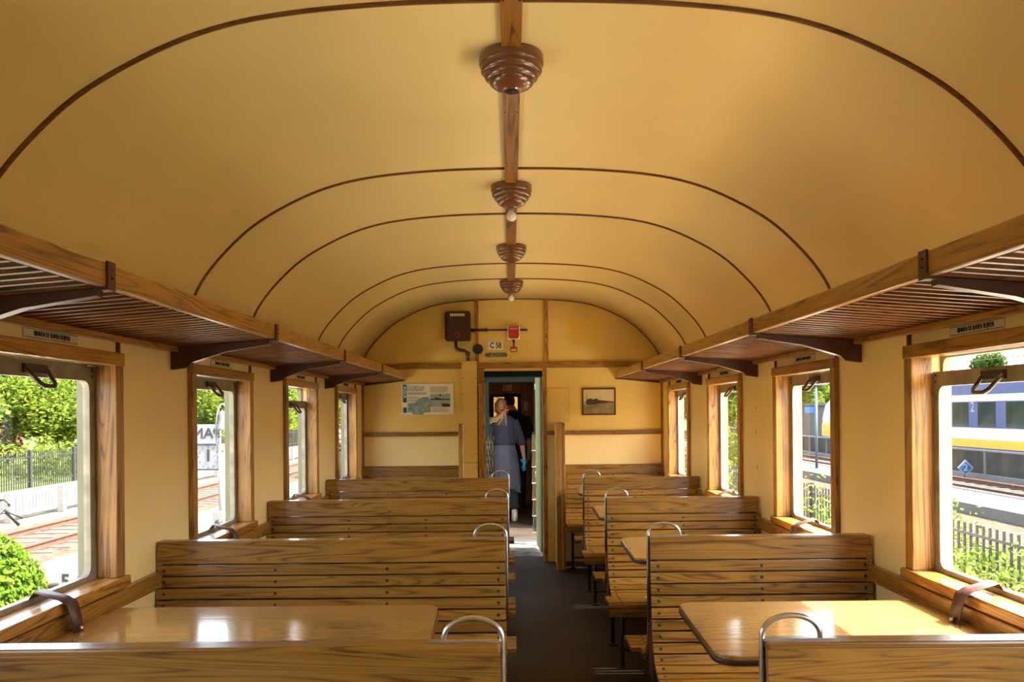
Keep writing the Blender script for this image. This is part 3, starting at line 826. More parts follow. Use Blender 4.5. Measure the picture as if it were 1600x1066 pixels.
# fuse box with conduit
x0, z1 = P2(697, 488); x1, z0 = P2(737, 533.5)
t = empty('fuse_box', ((x0+x1)/2, YE, (z0+z1)/2))
m = MB(); m.box(x0+.012, x1-.008, YE-.09, YE-.001, z0, z1); m.box(x0, x1, YE-.075, YE-.01, z0+.014, z1-.014); m.build('box', 'boxbrown', t, bevel=.005)
m = MB(); m.box(x0+.022, x1-.030, YE-.098, YE-.089, z0+.010, z1-.010); dr = m.build('cover', 'boxbrown', t, bevel=.004)
m = MB(); m.box(x0+.055, x1-.055, YE-.1005, YE-.098, z1-.050, z1-.026); m.build('name_plate', 'plate', dr)
m = MB(); m.box(x0+.062, x1-.062, YE-.1012, YE-.1004, z1-.041, z1-.035); m.build('print_line', 'inkgrey', dr)
m = MB(); m.tube([((x0+x1)/2-.0+.022*math.cos(a*PI/8), YE-.099, z0+.055+.022*math.sin(a*PI/8)) for a in range(16)], .004, 6, closed=True); m.build('red_ring', 'red', dr)
m = MB(); m.lathe([(.008, 0), (.008, -.012)], (x1-.055, YE-.098, z0+.13), 10, 'Y'); m.build('lock', 'iron', dr)
tag(t, 'dark maroon metal fuse box high on the end wall, left of the doorway', 'fuse box')
zc = P2(770, 516.5)[1]
m = MB(); m.tube([(x1-.005, YE-.035, zc), (-.236, YE-.035, zc)], .013, 12); m.tube([(-.250, YE-.035, zc), (-.222, YE-.035, zc)], .017, 12)
m.tube([(-.236, YE-.035, zc), (.163, YE-.035, zc)], .0085, 10); m.tube([(.10, YE-.035, zc), (.163, YE-.035, zc)], .011, 10)
m.tube([((x0+x1)/2-.02+.0, YE-.04, z0+.003), ((x0+x1)/2-.02, YE-.04, z0-.05), ((x0+x1)/2-.012, YE-.04, z0-.075), ((x0+x1)/2+.02, YE-.04, z0-.088), ((x0+x1)/2+.06, YE-.04, z0-.092), ((x0+x1)/2+.085, YE-.04, z0-.105), ((x0+x1)/2+.095, YE-.04, z0-.13), ((x0+x1)/2+.097, YE-.04, Zr(.500))], .015, 12)
m.lathe([(.012, -.022), (.022, -.018), (.022, .018), (.012, .022)], ((x0+x1)/2+.094, YE-.04, z0-.125), 10)
tag(m.build('conduit_pipe', 'boxbrown'), 'dark brown pipe run from the fuse box to the cover strip and brake handle', 'pipe')
# round gauge plug
cx, cz = P2(747.5, 546)
t = empty('round_wall_plug', (cx, YE, cz))
m = MB(); m.lathe([(.050, 0), (.051, -.02), (.046, -.030), (.036, -.030), (.034, -.024), (.004, -.024)], (cx, YE-.0, cz), 28, 'Y'); m.build('housing', 'iron', t)
m = MB(); m.lathe([(.012, -.024), (.012, -.034), (.004, -.036)], (cx, YE, cz), 12, 'Y'); m.build('knob', 'bronze', t)
tag(t, 'small round black wall fitting between the pipe and the number plate', 'wall fitting')
# number plate and notice
def plate(n_, px0, px1, py0, py1, txt, size, mat, label, sx, cat):
    x0, z1 = P2(px0, py0); x1, z0 = P2(px1, py1)
    t = empty(n_, ((x0+x1)/2, YE, (z0+z1)/2))
    m = MB(); m.box(x0, x1, YE-.007, YE-.001, z0, z1); m.build('plate', mat, t, bevel=.002)
    text('lettering', txt, size, ((x0+x1)/2, YE-.0078, (z0+z1)/2), (PI/2, 0, 0), 'black', t, sx=sx, ext=.001)
    m = MB()
    for x in (x0+.008, x1-.008): m.lathe([(.003, 0), (.003, -.003)], (x, YE-.007, (z0+z1)/2), 8, 'Y')
    m.build('screw_set', 'screw', t); tag(t, label, cat)
plate('number_plate', 763.5, 787.5, 534, 546.5, 'C 58', .078, 'white', 'white enamel plate reading C 58 above the doorway', .72, 'number plate')
plate('notice_plate', 759.5, 792.5, 551, 559, 'NIET ROOKEN', .046, 'greyplate', 'narrow grey plate reading NIET ROOKEN above the doorway', .72, 'sign')
# emergency brake
x0, z1 = P2(794, 510); x1, z0 = P2(813.5, 531)
t = empty('emergency_brake', ((x0+x1)/2, YE, (z0+z1)/2)); xm = (x0+x1)/2
m = MB(); m.box(x0, x1, YE-.055, YE-.001, z0, z1); m.build('housing', 'white', t, bevel=.010, seg=3)
m = MB(); m.prism([(x0+.009, z1-.008), (x1-.009, z1-.008), (x1-.009, z0+.03), (x1-.022, z0+.008), (x0+.022, z0+.008), (x0+.009, z0+.03)], 'Y', YE-.060, YE-.052); fp = m.build('front_plate', 'red', t, bevel=.003)
text('lettering', 'NOODREM', .020, (xm, YE-.0605, z1-.030), (PI/2, 0, 0), 'white', fp, sx=.75)
m = MB(); m.tube([(xm, YE-.03, z0), (xm, YE-.03, z0-.075)], .007, 8); m.lathe([(.012, 0), (.010, -.03)], (xm, YE-.03, z0), 10); m.build('rod', 'iron', t)
m = MB(); m.box(xm-.034, xm+.034, YE-.040, YE-.022, z0-.092, z0-.072); m.build('grip_bar', 'red', t, bevel=.004)
m = MB(); m.tube([(xm-.031, YE-.03, z0-.090), (xm-.031, YE-.03, z0-.110), (xm-.022, YE-.03, z0-.118), (xm+.022, YE-.03, z0-.118), (xm+.031, YE-.03, z0-.110), (xm+.031, YE-.03, z0-.090)], .004, 8); m.build('loop', 'iron', t)
tag(t, 'red and white emergency brake box with a hanging pull handle over the doorway', 'emergency brake')
# marks on walls
m = MB()
for (y, z, s) in ((5.02, .02, .016), (5.02, -.12, .03), (5.0, -.33, .03), (5.05, .08, .01)):
    m.prism([(y, Zr(z)), (y+.008, Zr(z-s*.4)), (y+.004, Zr(z-s)), (y-.006, Zr(z-s*.6))], 'X', XR-.0012, XR-.0002)
tag(m.build('paint_chips', 'sepiamid'), 'small dark chips in the cream paint between right windows', 'paint chips', kind='stuff')

# ---------------------------------------------------------------- platform and next carriage
PF = empty('end_platform', (0, 9.5, -.02))
m = MB(); m.box(-1.35, 1.35, YE+.32, 9.45, -.08, -.012); m.build('deck', 'plates', PF)
m = MB(); m.box(-.5, .5, 9.40, 9.75, -.012, -.006); m.build('gangway_plate', 'steel', PF)
m = MB(); m.prism([(-1.4, 2.35), (-1.0, 2.5), (0, 2.58), (1.0, 2.5), (1.4, 2.35), (1.4, 2.39), (0, 2.62), (-1.4, 2.39)], 'Y', YE+.1, 8.95); m.build('shade_roof', 'greyplate', PF)  # unseen roof added to shade the platform and doorway
m = MB(); m.prism([(-1.4, 2.35), (-1.0, 2.5), (0, 2.58), (1.0, 2.5), (1.4, 2.35), (1.4, 2.39), (0, 2.62), (-1.4, 2.39)], 'Y', 10.05, 10.68); m.build('shade_roof', 'greyplate', PF)  # second unseen roof added for shade, gap between them lets sun in
for x in (-1.36, 1.30): MB().box(x, x+.06, 10.25, 10.66, 0, 2.36).build('shade_panel', 'green', PF)  # unseen panels added to shade the next carriage's end
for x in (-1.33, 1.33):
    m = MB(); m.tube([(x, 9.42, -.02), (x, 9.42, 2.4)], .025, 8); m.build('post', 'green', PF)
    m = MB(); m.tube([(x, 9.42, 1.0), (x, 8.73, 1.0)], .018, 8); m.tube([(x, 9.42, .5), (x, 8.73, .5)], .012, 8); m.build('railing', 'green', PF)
for x in (-1.36, 1.30): MB().box(x, x+.06, YE+.12, 8.72, 0, 2.36).build('shade_panel', 'green', PF)  # unseen panels added to keep daylight off the door jambs
tag(PF, 'open end platform with sunlit deck and painted gate shadows seen through the doorway', 'platform')
# pale door leaf folded open
t = empty('open_door_leaf', (.29, 8.5, 0))
m = MB(); m.obox((.290, 8.72, .93), (.03, .56, 1.80), (0, 0, .055)); m.build('leaf', 'greendoor', t, bevel=.004)
for z in (.24, -.70): MB().tube([(.262, 8.98, Zr(z)), (.262, 8.98, Zr(z+.06))], .010, 8).build('hinge', 'steel', t)
tag(t, 'pale green door folded open against the right side of the doorway', 'door')
def gate(x, y, w_, label):
    t = empty('folding_gate', (x, y, 0)); n_ = 5
    m = MB(); x0 = x-w_/2; z0, z1 = .12, Zr(-.25)
    for i in range(n_):
        xx = x0+w_*i/(n_-1); yy = y+.03*(i % 2); m.box(xx-.005, xx+.005, yy-.006, yy+.006, z0, z1+.03*(i % 2))
    m.build('uprights', 'chrome', t)
    m = MB(); nz = 6
    for i in range(n_-1):
        xa, xb = x0+w_*i/(n_-1), x0+w_*(i+1)/(n_-1)
        for k_ in range(nz):
            za = z0+(z1-z0)*k_/nz; zb = z0+(z1-z0)*(k_+1)/nz
            m.tube([(xa, y-.010, za), (xb, y-.010, zb)], .004, 5); m.tube([(xa, y+.040, zb), (xb, y+.040, za)], .004, 5)
            m.ball((xa, y-.014, za), .008, 8, 5)
    m.build('lattice', 'chrome', t)
    tag(t, label, 'gate', 'folded metal platform gates')
gate(-.245, 8.75, .11, 'folded shiny metal gate on the left side of the passage beside the woman')
gate(.256, 9.25, .06, 'folded shiny metal gate on the right side of the passage')

# next carriage: structure
Y2 = 10.70
m = MB()
m.box(-1.4, -.33, Y2-.02, Y2+.06, -.1, 2.5); m.box(.33, 1.4, Y2-.02, Y2+.06, -.1, 2.5); m.box(-.33, .33, Y2-.02, Y2+.06, Zr(.44), 2.5)
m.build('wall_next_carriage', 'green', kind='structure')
d = empty('door_2', (0, Y2, 0)); tag(d, kind='structure')
m = MB(); m.box(-.33, -.29, Y2-.05, Y2+.10, -.02, Zr(.44)); m.box(.29, .33, Y2-.05, Y2+.10, -.02, Zr(.44)); m.box(-.29, .29, Y2-.05, Y2+.10, Zr(.385), Zr(.44)); m.build('frame', 'green', d, bevel=.004)
MB().box(-1.4, 1.4, 9.75, 17.2, -.07, -.004).build('floor_next_carriage', 'lino', kind='structure')
m = MB(); m.box(-1.4, 1.4, Y2, 17.2, 2.45, 2.5); m.build('ceiling_next_carriage', 'creamC', kind='structure')
m = MB(); Y3 = 13.2
m.box(-.62, -.55, Y2+.06, Y3, 0, 2.45); m.box(.45, .52, Y2+.06, Y3, 0, 2.45)
m.build('wall_corridor', 'brownpanel', kind='structure')
m = MB()
m.box(-.55, -.33, Y3, Y3+.05, 0, 2.45); m.box(.15, .45, Y3, Y3+.05, 0, 2.45); m.box(-.33, .15, Y3, Y3+.05, Zr(.29), 2.45)
m.build('wall_partition', 'brownpanel', kind='structure')
d = empty('door_3', (-.09, Y3, 0)); tag(d, kind='structure')
m = MB(); m.ring([(-.33, 0), (.15, 0), (.15, Zr(.29)), (-.33, Zr(.29))], [(-.28, .95), (.10, .95), (.10, Zr(.24)), (-.28, Zr(.24))], 'Y', Y3, Y3+.04); m.build('leaf', 'green', d)
m = MB(); m.box(-.28, .10, Y3+.018, Y3+.022, .95, Zr(.24)); m.build('glass_pane', 'glass', d)
tag(MB().box(-.135, .01, Y3-.006, Y3-.001, Zr(.335), Zr(.435)).build('paper_notice', 'white'), 'white paper notice above the inner door of the next carriage', 'notice')
tag(MB().box(.20, .26, Y3-.006, Y3-.001, Zr(.02), Zr(.16)).build('paper_notice', 'white'), 'white paper sheet on the partition right of the inner door', 'notice')
# saloon beyond with its own side windows (open bays)
m = MB()
for sx in (-1.4, 1.34):
    m.box(sx, sx+.06, Y3+.05, 17.2, 0, .9); m.box(sx, sx+.06, Y3+.05, 17.2, 1.75, 2.45)
    for y in (13.25, 14.55, 15.85, 17.0): m.box(sx, sx+.06, y, y+.25, .9, 1.75)
m.box(-1.4, 1.4, 17.2, 17.26, 0, 2.45)
m.build('wall_next_saloon', 'yellow', kind='structure')
m = MB()
for z in (.9, 1.2, 1.5, 1.8): m.box(-1.3, 1.3, 17.17, 17.2, z, z+.03, z)
for x in (-.9, -.3, .3, .9): m.box(x, x+.03, 17.17, 17.2, 0, 2.4, x)
m.build('trim_18', 'brownpanel', kind='structure')

exec_people = True
# ---------------------------------------------------------------- people
def figure_mesh(parts, name, mat, parent, vox=.012, smooth=2):
    o = parts.build(name, mat, parent, fix=False)
    r = o.modifiers.new('remesh', 'REMESH'); r.mode = 'VOXEL'; r.voxel_size = vox; r.use_smooth_shade = True
    s_ = o.modifiers.new('smooth', 'SMOOTH'); s_.iterations = smooth; s_.factor = .5
    return o
def limb(m, pts, rs, n=12):
    m.tube(pts, rs, n)
def hand(m, w, d, side, sc=1.0):
    # w wrist, d direction of fingers (down), side +-1 thumb side on x
    w = Vector(w); d = Vector(d).normalized(); a = Vector((0, 1, 0)); a = (a-d*a.dot(d)).normalized()
    m.tube([w, w+d*.04*sc, w+d*.085*sc], [.020*sc, .032*sc, .030*sc], 10)
    for i, L_ in enumerate((.070, .078, .073, .058)):
        b = w+d*.080*sc+a*(.028-.0185*i)*sc
        c = Vector((-side*.25, 0, 0))
        m.tube([b, b+(d+c*.3)*L_*.45*sc, b+(d+c*1.2)*L_*.8*sc, b+(d+c*2.4)*L_*1.0*sc], [.0095*sc, .009*sc, .008*sc, .006*sc], 8)
    b = w+d*.03*sc+a*.025*sc
    m.tube([b, b+(d*.5+a*.7)*.035*sc, b+(d*.85+a*.9)*.055*sc], [.012*sc, .010*sc, .008*sc], 8)

M['skin'] = paint('skin', (0.55, 0.31, 0.20), 0.5, 0.06, 15)
M['navy'] = None
def stripes(name, a, b, sc):
    m, n, p, o = new_mat(name); tc = N(n, 'ShaderNodeTexCoord'); wv = N(n, 'ShaderNodeTexWave', Scale=sc); wv.bands_direction = 'X'
    n.links.new(tc.outputs['Object'], wv.inputs['Vector']); r = ramp(n, [a, b], [.80, .95]); n.links.new(wv.outputs['Fac'], r.inputs[0])
    n.links.new(r.outputs[0], p.inputs['Base Color']); p.inputs['Roughness'].default_value = .85; return m
M['navy'] = stripes('navy_pinstripe', (0.017, 0.020, 0.037), (0.10, 0.11, 0.17), 22)
M['slate'] = paint('slate_skirt_cloth', (0.085, 0.094, 0.13), 0.9, 0.12, 9, bump=.2)
M['trouser'] = paint('dark_trouser', (0.018, 0.020, 0.027), 0.9, 0.15, 9)
M['blackcloth'] = paint('black_cloth', (0.008, 0.008, 0.010), 0.9, 0.2, 9)
M['hair'] = paint('blonde_hair', (0.38, 0.25, 0.115), 0.5, 0.35, 60)
M['darkhair'] = paint('dark_hair', (0.012, 0.010, 0.009), 0.6, 0.3, 60)
M['shoe'] = paint('pale_shoe', (0.62, 0.58, 0.50), 0.5, 0.08, 20)
M['scarf'] = paint('red_scarf', (0.62, 0.03, 0.05), 0.7, 0.15, 30)
M['bluecloth'] = paint('bright_blue_glove', (0.02, 0.30, 0.55), 0.4, 0.15, 40)

def woman():
    X0, Y0 = -.105, 11.30
    t = empty('person', (X0, Y0, 0))
    def q(x, y, z): return (X0+x, Y0+y, z)
    # body (skin)
    m = MB()
    m.loft([(X0, Y0, .86, .15, .10), (X0, Y0, .98, .155, .11), (X0, Y0, 1.10, .12, .09), (X0, Y0, 1.22, .14, .10), (X0, Y0, 1.33, .15, .10), (X0-.01, Y0, 1.39, .10, .07), (X0-.015, Y0, 1.43, .05, .05), (X0-.02, Y0+.005, 1.50, .047, .048)])
    hx, hy, hz = X0-.045, Y0+.02, 1.545
    m.ball((hx, hy, hz), (.072, .088, .098)); m.ball((hx-.02, hy+.03, hz-.035), (.055, .055, .065))
    m.ball((hx-.082, hy+.038, hz-.012), (.016, .011, .016)); m.ball((hx-.074, hy+.036, hz-.048), (.012, .018, .006)); m.ball((hx-.066, hy+.03, hz-.078), (.018, .02, .016))
    m.ball((hx-.060, hy+.012, hz+.010), (.015, .012, .009)); m.ball((hx+.010, hy-.060, hz-.012), (.010, .014, .026)); m.ball((hx-.078, hy+.045, hz+.03), (.010, .03, .01))
    # arms
    limb(m, [q(.155, 0, 1.33), q(.195, 0, 1.20), q(.235, .01, 1.07), q(.250, .02, .98), q(.268, .05, .86), q(.275, .06, .815)], [.050, .045, .038, .036, .028, .022])
    hand(m, q(.275, .06, .82), (.03, .05, -1), 1, .95)
    limb(m, [q(-.155, 0, 1.33), q(-.20, .01, 1.20), q(-.21, .06, 1.06), q(-.19, .20, 1.0), q(-.17, .27, 1.0)], [.050, .045, .038, .032, .022])
    hand(m, q(-.17, .26, 1.0), (0, 1, .1), -1, .95)
    # legs (walking: right leg behind, toe-off)
    limb(m, [q(.075, 0, .90), q(.10, -.0, .50), q(.125, -.10, .14), q(.13, -.11, .09)], [.085, .058, .040, .036])
    limb(m, [q(-.075, .02, .90), q(-.07, .14, .50), q(-.06, .22, .12), q(-.06, .22, .08)], [.085, .058, .040, .036])
    figure_mesh(m, 'body', 'skin', t)
    # trousers
    m = MB()
    m.tube([q(.072, .0, .92), q(.10, .0, .50), q(.12, -.08, .20), q(.127, -.10, .15)], [.105, .082, .072, .074], 16)
    m.tube([q(-.072, .02, .92), q(-.068, .14, .50), q(-.06, .21, .17), q(-.06, .22, .11)], [.105, .082, .070, .072], 16)
    figure_mesh(m, 'trousers', 'trouser', t)
    # long wrap apron skirt
    m = MB(); m.loft([(X0+.03, Y0, .42, .20, .15), (X0+.025, Y0, .55, .20, .15), (X0+.01, Y0, .75, .195, .145), (X0, Y0, .90, .185, .14), (X0, Y0, 1.0, .155, .12), (X0, Y0, 1.06, .135, .105)])
    m.prism([(X0+.23, .36), (X0+.10, .40), (X0+.05, .60), (X0+.19, .62)], 'Y', Y0-.10, Y0-.085)
    figure_mesh(m, 'skirt', 'slate', t)
    # shirt
    m = MB(); m.loft([(X0, Y0, 1.015, .155, .12), (X0, Y0, 1.05, .165, .13), (X0, Y0, 1.15, .155, .12), (X0, Y0, 1.26, .170, .125), (X0, Y0, 1.34, .172, .12), (X0-.005, Y0, 1.385, .135, .095), (X0-.012, Y0, 1.425, .075, .07), (X0-.015, Y0, 1.445, .06, .06)])
    limb(m, [q(.135, 0, 1.345), q(.175, 0, 1.25), q(.215, 0, 1.13), q(.245, .015, 1.04), q(.25, .02, 1.02)], [.065, .066, .060, .060, .062])
    limb(m, [q(-.135, 0, 1.345), q(-.185, .0, 1.25), q(-.21, .03, 1.12), q(-.21, .06, 1.04)], [.065, .066, .060, .058])
    figure_mesh(m, 'shirt', 'navy', t)
    # scarf
    m = MB(); m.tube([(X0-.015+.066*math.cos(a*PI/7), Y0+.062*math.sin(a*PI/7), 1.452+.010*math.sin(a*PI/7+.8)) for a in range(14)], .018, 8, closed=True)
    m.prism([(X0-.10, 1.40), (X0-.01, 1.44), (X0+.03, 1.475), (X0-.05, 1.46)], 'Y', Y0-.110, Y0-.075)
    figure_mesh(m, 'scarf', 'scarf', t, .008)
    # hair: cap + ponytail
    m = MB(); m.ball((hx+.012, hy-.012, hz+.012), (.080, .088, .100)); m.ball((hx+.045, hy-.055, hz-.03), (.045, .04, .05))
    figure_mesh(m, 'hair', 'hair', t, .009)
    m = MB(); rnd = random.Random(3); px, py, pz = hx+.075, hy-.085, hz-.025
    for i in range(46):
        a = rnd.uniform(-1, 1); b = rnd.uniform(-1, 1); e_ = rnd.uniform(.75, 1.1)
        m.tube([(px, py, pz), (px-.02+.01*a, py-.035+.008*b, pz-.055), (px-.09*e_+.012*a, py-.05+.01*b, pz-.12+.012*b), (px-.165*e_+.02*a, py-.05+.015*b, pz-.165+.030*b), (px-.235*e_+.03*a, py-.045+.02*b, pz-.175*e_+.048*b-.02)], [.010, .008, .0075, .0055, .002], 6)
    for i in range(10):
        a = rnd.uniform(-1, 1); m.tube([(px, py, pz), (px-.02+.03*a, py-.05, pz-.08), (px-.03+.06*a, py-.06, pz-.16), (px-.06+.11*a, py-.055, pz-.24)], [.007, .006, .004, .0015], 5)
    m.build('ponytail', 'hair', t)
    m = MB(); m.tube([(px+.020*math.cos(a*PI/5)*.8, py-.006+.01*math.cos(a), pz+.022*math.sin(a*PI/5)) for a in range(10)], .017, 8, closed=True)
    m.ball((px+.012, py-.012, pz), (.026, .022, .026)); m.build('hair_tie', 'scarf', t)
    for (x, y, z, ang) in ((.135, -.115, .03, .0), (-.06, .26, .03, 0)):
        m = MB(); m.loft([(X0+x, Y0+y+.02, z-.03, .040, .115), (X0+x, Y0+y+.02, z-.005, .043, .120), (X0+x, Y0+y, z+.03, .042, .095), (X0+x, Y0+y-.01, z+.07, .042, .055), (X0+x, Y0+y-.01, z+.115, .044, .05)])
        figure_mesh(m, 'shoe', 'shoe', t, .008)
    tag(t, 'person with blonde ponytail and red scarf in navy shirt and grey skirt walking away', 'person')
    # blue gloves held
    m = MB(); rnd = random.Random(5)
    for i in range(9): m.ball(q(.268+rnd.uniform(-.028, .028), .05+rnd.uniform(-.05, .01), .76+rnd.uniform(-.07, .05)), (.020, .02, .026), 8, 6)
    m.tube([q(.262, .03, .72), q(.258, .02, .65)], [.015, .011], 8); m.tube([q(.285, .03, .73), q(.292, .02, .66)], [.013, .010], 8)
    g = m.build('rubber_gloves', 'bluecloth', fix=False); r = g.modifiers.new('r', 'REMESH'); r.mode = 'VOXEL'; r.voxel_size = .008; r.use_smooth_shade = True
    tag(g, 'bright blue gloves held in the right hand of the blonde person', 'gloves')
woman()
def man():
    X0, Y0 = .035, 12.15
    t = empty('person', (X0, Y0, 0))
    def q(x, y, z): return (X0+x, Y0+y, z)
    m = MB()
    m.loft([(X0, Y0, .88, .15, .10), (X0, Y0, 1.1, .15, .11), (X0, Y0, 1.3, .17, .11), (X0, Y0, 1.42, .15, .09), (X0, Y0, 1.46, .06, .06), (X0-.03, Y0+.01, 1.54, .055, .055)])
    m.ball((X0-.065, Y0+.02, 1.605), (.078, .095, .108)); m.ball((X0-.14, Y0+.03, 1.60), (.010, .02, .02)); m.ball((X0+.012, Y0+.02, 1.60), (.010, .02, .03)); m.ball((X0-.065, Y0+.115, 1.59), (.014, .02, .02))
    limb(m, [q(.17, 0, 1.40), q(.22, 0, 1.15), q(.22, .04, .95), q(.21, .06, .86)], [.055, .045, .035, .025]); hand(m, q(.21, .06, .87), (0, .1, -1), 1)
    limb(m, [q(-.17, 0, 1.40), q(-.22, 0, 1.15), q(-.22, .04, .95), q(-.21, .06, .86)], [.055, .045, .035, .025]); hand(m, q(-.21, .06, .87), (0, .1, -1), -1)
    for s in (-1, 1): limb(m, [q(s*.08, 0, .92), q(s*.09, .02*s, .5), q(s*.09, .04*s, .08)], [.09, .06, .04])
    figure_mesh(m, 'body', 'skin', t)
    m = MB(); m.loft([(X0, Y0, .86, .18, .13), (X0, Y0, 1.1, .18, .13), (X0, Y0, 1.3, .205, .14), (X0, Y0, 1.40, .185, .115), (X0-.01, Y0, 1.455, .10, .08), (X0-.02, Y0, 1.485, .07, .07)])
    limb(m, [q(.165, 0, 1.39), q(.22, 0, 1.2), q(.235, .02, 1.08)], [.070, .068, .068]); limb(m, [q(-.165, 0, 1.39), q(-.22, 0, 1.2), q(-.235, .02, 1.08)], [.070, .068, .068])
    figure_mesh(m, 'shirt', 'blackcloth', t)
    m = MB()
    for s in (-1, 1): m.tube([q(s*.08, 0, .95), q(s*.09, .02*s, .5), q(s*.09, .04*s, .06)], [.115, .085, .075], 14)
    figure_mesh(m, 'trousers', 'blackcloth', t)
    m = MB(); m.ball((X0-.065, Y0+.012, 1.622), (.085, .098, .104)); figure_mesh(m, 'hair', 'darkhair', t, .009)
    for s in (-1, 1):
        m = MB(); m.loft([(X0+s*.09, Y0+.06+.04*s, 0, .045, .13), (X0+s*.09, Y0+.06+.04*s, .03, .047, .13), (X0+s*.09, Y0+.03+.04*s, .07, .045, .08), (X0+s*.09, Y0+.01+.04*s, .12, .045, .05)]); m.build('shoe', 'black', t)
    tag(t, 'person in black seen from behind, half hidden by the blonde person', 'person')
man()

# ---------------------------------------------------------------- outdoors
G = -1.15
M['gravel'] = ground_mat('pale_gravel', (0.045, 0.036, 0.026), (0.115, 0.095, 0.072), 20, 60)
M['ballast'] = ground_mat('rusty_ballast', (0.020, 0.013, 0.008), (0.075, 0.050, 0.033), 40, 50)
M['grass'] = ground_mat('grass_verge', (0.03, 0.055, 0.010), (0.09, 0.12, 0.03), 30, 80)
M['asphalt'] = ground_mat('grey_asphalt', (0.034, 0.033, 0.034), (0.048, 0.047, 0.047), 6, 90)
M['brickpath'] = brick_mat('pink_paving', (0.115, 0.082, 0.064), (0.098, 0.070, 0.055), (0.07, 0.055, 0.045), .2, .1)
M['rust'] = paint('rusty_rail', (0.060, 0.024, 0.011), 0.8, 0.3, 6)
M['sleeper'] = paint('grey_sleeper', (0.07, 0.05, 0.036), 0.9, 0.3, 3)
M['whitepaint'] = paint('white_fence_paint', (0.14, 0.137, 0.128), 0.6, 0.08, 3)
M['fenceiron'] = paint('dark_fence_iron', (0.008, 0.008, 0.008), 0.6, 0.3, 10)
M['bark'] = paint('bark', (0.075, 0.055, 0.038), 0.9, 0.4, 5)
M['concrete'] = paint('concrete', (0.085, 0.083, 0.077), 0.9, 0.12, 2)
M['darkwall'] = paint('dark_stained_wall', (0.022, 0.020, 0.016), 0.9, 0.7, 1.2)
M['tyellow'] = paint('train_yellow', (0.62, 0.29, 0.010), 0.5, 0.03, 2)
M['twhite'] = paint('train_white', (0.40, 0.41, 0.45), 0.5, 0.03, 2)
M['tblue'] = paint('train_blue', (0.010, 0.025, 0.11), 0.5, 0.05, 2)
M['tglass'] = paint('train_dark_glass', (0.018, 0.024, 0.024), 0.08, 0.5, 1.0)
M['troof'] = paint('train_roof_grey', (0.03, 0.034, 0.045), 0.6, 0.3, 1.5)
M['signblue'] = paint('sign_blue', (0.008, 0.06, 0.19), 0.4, 0.05, 5)
M['signwhite'] = paint('sign_white', (0.15, 0.155, 0.17), 0.4, 0.05, 5)
M['brickred'] = brick_mat('red_brick', (0.15, 0.03, 0.02), (0.12, 0.025, 0.015), (0.12, 0.1, 0.08), .3, .1)
M['galv'] = paint('galvanised_steel', (0.10, 0.105, 0.11), 0.5, 0.1, 5, metal=.3)
M['palegreen'] = paint('pale_green_iron', (0.17, 0.215, 0.15), 0.5, 0.05, 5)
M['leafA'] = leafmat('spring_leaves', (0.045, 0.085, 0.010), (0.17, 0.215, 0.03))
M['leafB'] = leafmat('hedge_leaves', (0.035, 0.085, 0.006), (0.13, 0.195, 0.022))
M['leafC'] = leafmat('weed_leaves', (0.055, 0.095, 0.012), (0.19, 0.22, 0.06))
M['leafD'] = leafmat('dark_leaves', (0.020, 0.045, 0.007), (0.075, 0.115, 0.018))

m = MB()
m.box(-120, 160, -40, 240, G-.4, G-.01)
m.build('ground', 'gravel', kind='structure')
def strip(n_, mt, x0, x1, z=0.0, y0=-20, y1=200): return MB().box(x0, x1, y0, y1, G-.02, G+z).build(n_, mt, kind='structure')
strip('ballast_bed', 'ballast', -11.6, -8.3, .012); strip('path_left', 'brickpath', -8.3, -6.4, .02)
strip('grass_verge', 'grass', -20, -13.4, .03); strip('path_far', 'gravel', -17.3, -16.2, .05); strip('ballast_bed', 'ballast', 13.2, 22, .012)
strip('grass_verge', 'grass', 4.6, 8.2, .02); strip('ballast_bed', 'ballast', 8.8, 11.2, .015); strip('grass_verge', 'grass', 23.5, 70, .02); strip('grass_verge', 'grass', -90, -18.5, .05)
M['bouncepave'] = ground_mat('pale_bounce_ground', (0.60, 0.56, 0.46), (0.76, 0.71, 0.60), 10, 70)  # pale so that it bounces daylight into the carriage
strip('bounce_strip', 'bouncepave', 1.7, 5.3, .025); strip('bounce_strip', 'bouncepave', -4.6, -1.7, .025)  # out-of-view reflector strips added on both sides to brighten the interior
# platform right
m = MB(); m.box(11.25, 13.2, -20, 200, G, G+.25); m.build('platform_slab', 'asphalt', kind='structure')
m = MB(); m.box(11.15, 11.3, -20, 200, G, G+.27); m.box(13.05, 13.25, -20, 200, G, G+.27); m.build('platform_edge', 'concrete', kind='structure')

def track(x, label, g=1.435, far=False):
    t = empty('railway_track', (x, 40, G))
    for s in (-1, 1):
        m = MB(); xx = x+s*g/2; m.box(xx-.035, xx+.035, -15, 150, G+.13, G+.16); m.box(xx-.01, xx+.01, -15, 150, G+.05, G+.13); m.box(xx-.06, xx+.06, -15, 150, G+.02, G+.05)
        m.build('rail', 'rust', t)
    m = MB(); y = -5
    while y < 110: m.box(x-1.2, x+1.2, y, y+.24, G-.01, G+.03); y += .65
    sl = m.build('sleepers', 'sleeper', t); sl['kind'] = 'stuff'
    tag(t, label, 'railway track')
track(-9.95, 'rusty railway track beyond the left windows')
track(15.1, 'railway track beyond the platform on the right')
track(20.6, 'railway track under the yellow and blue train')

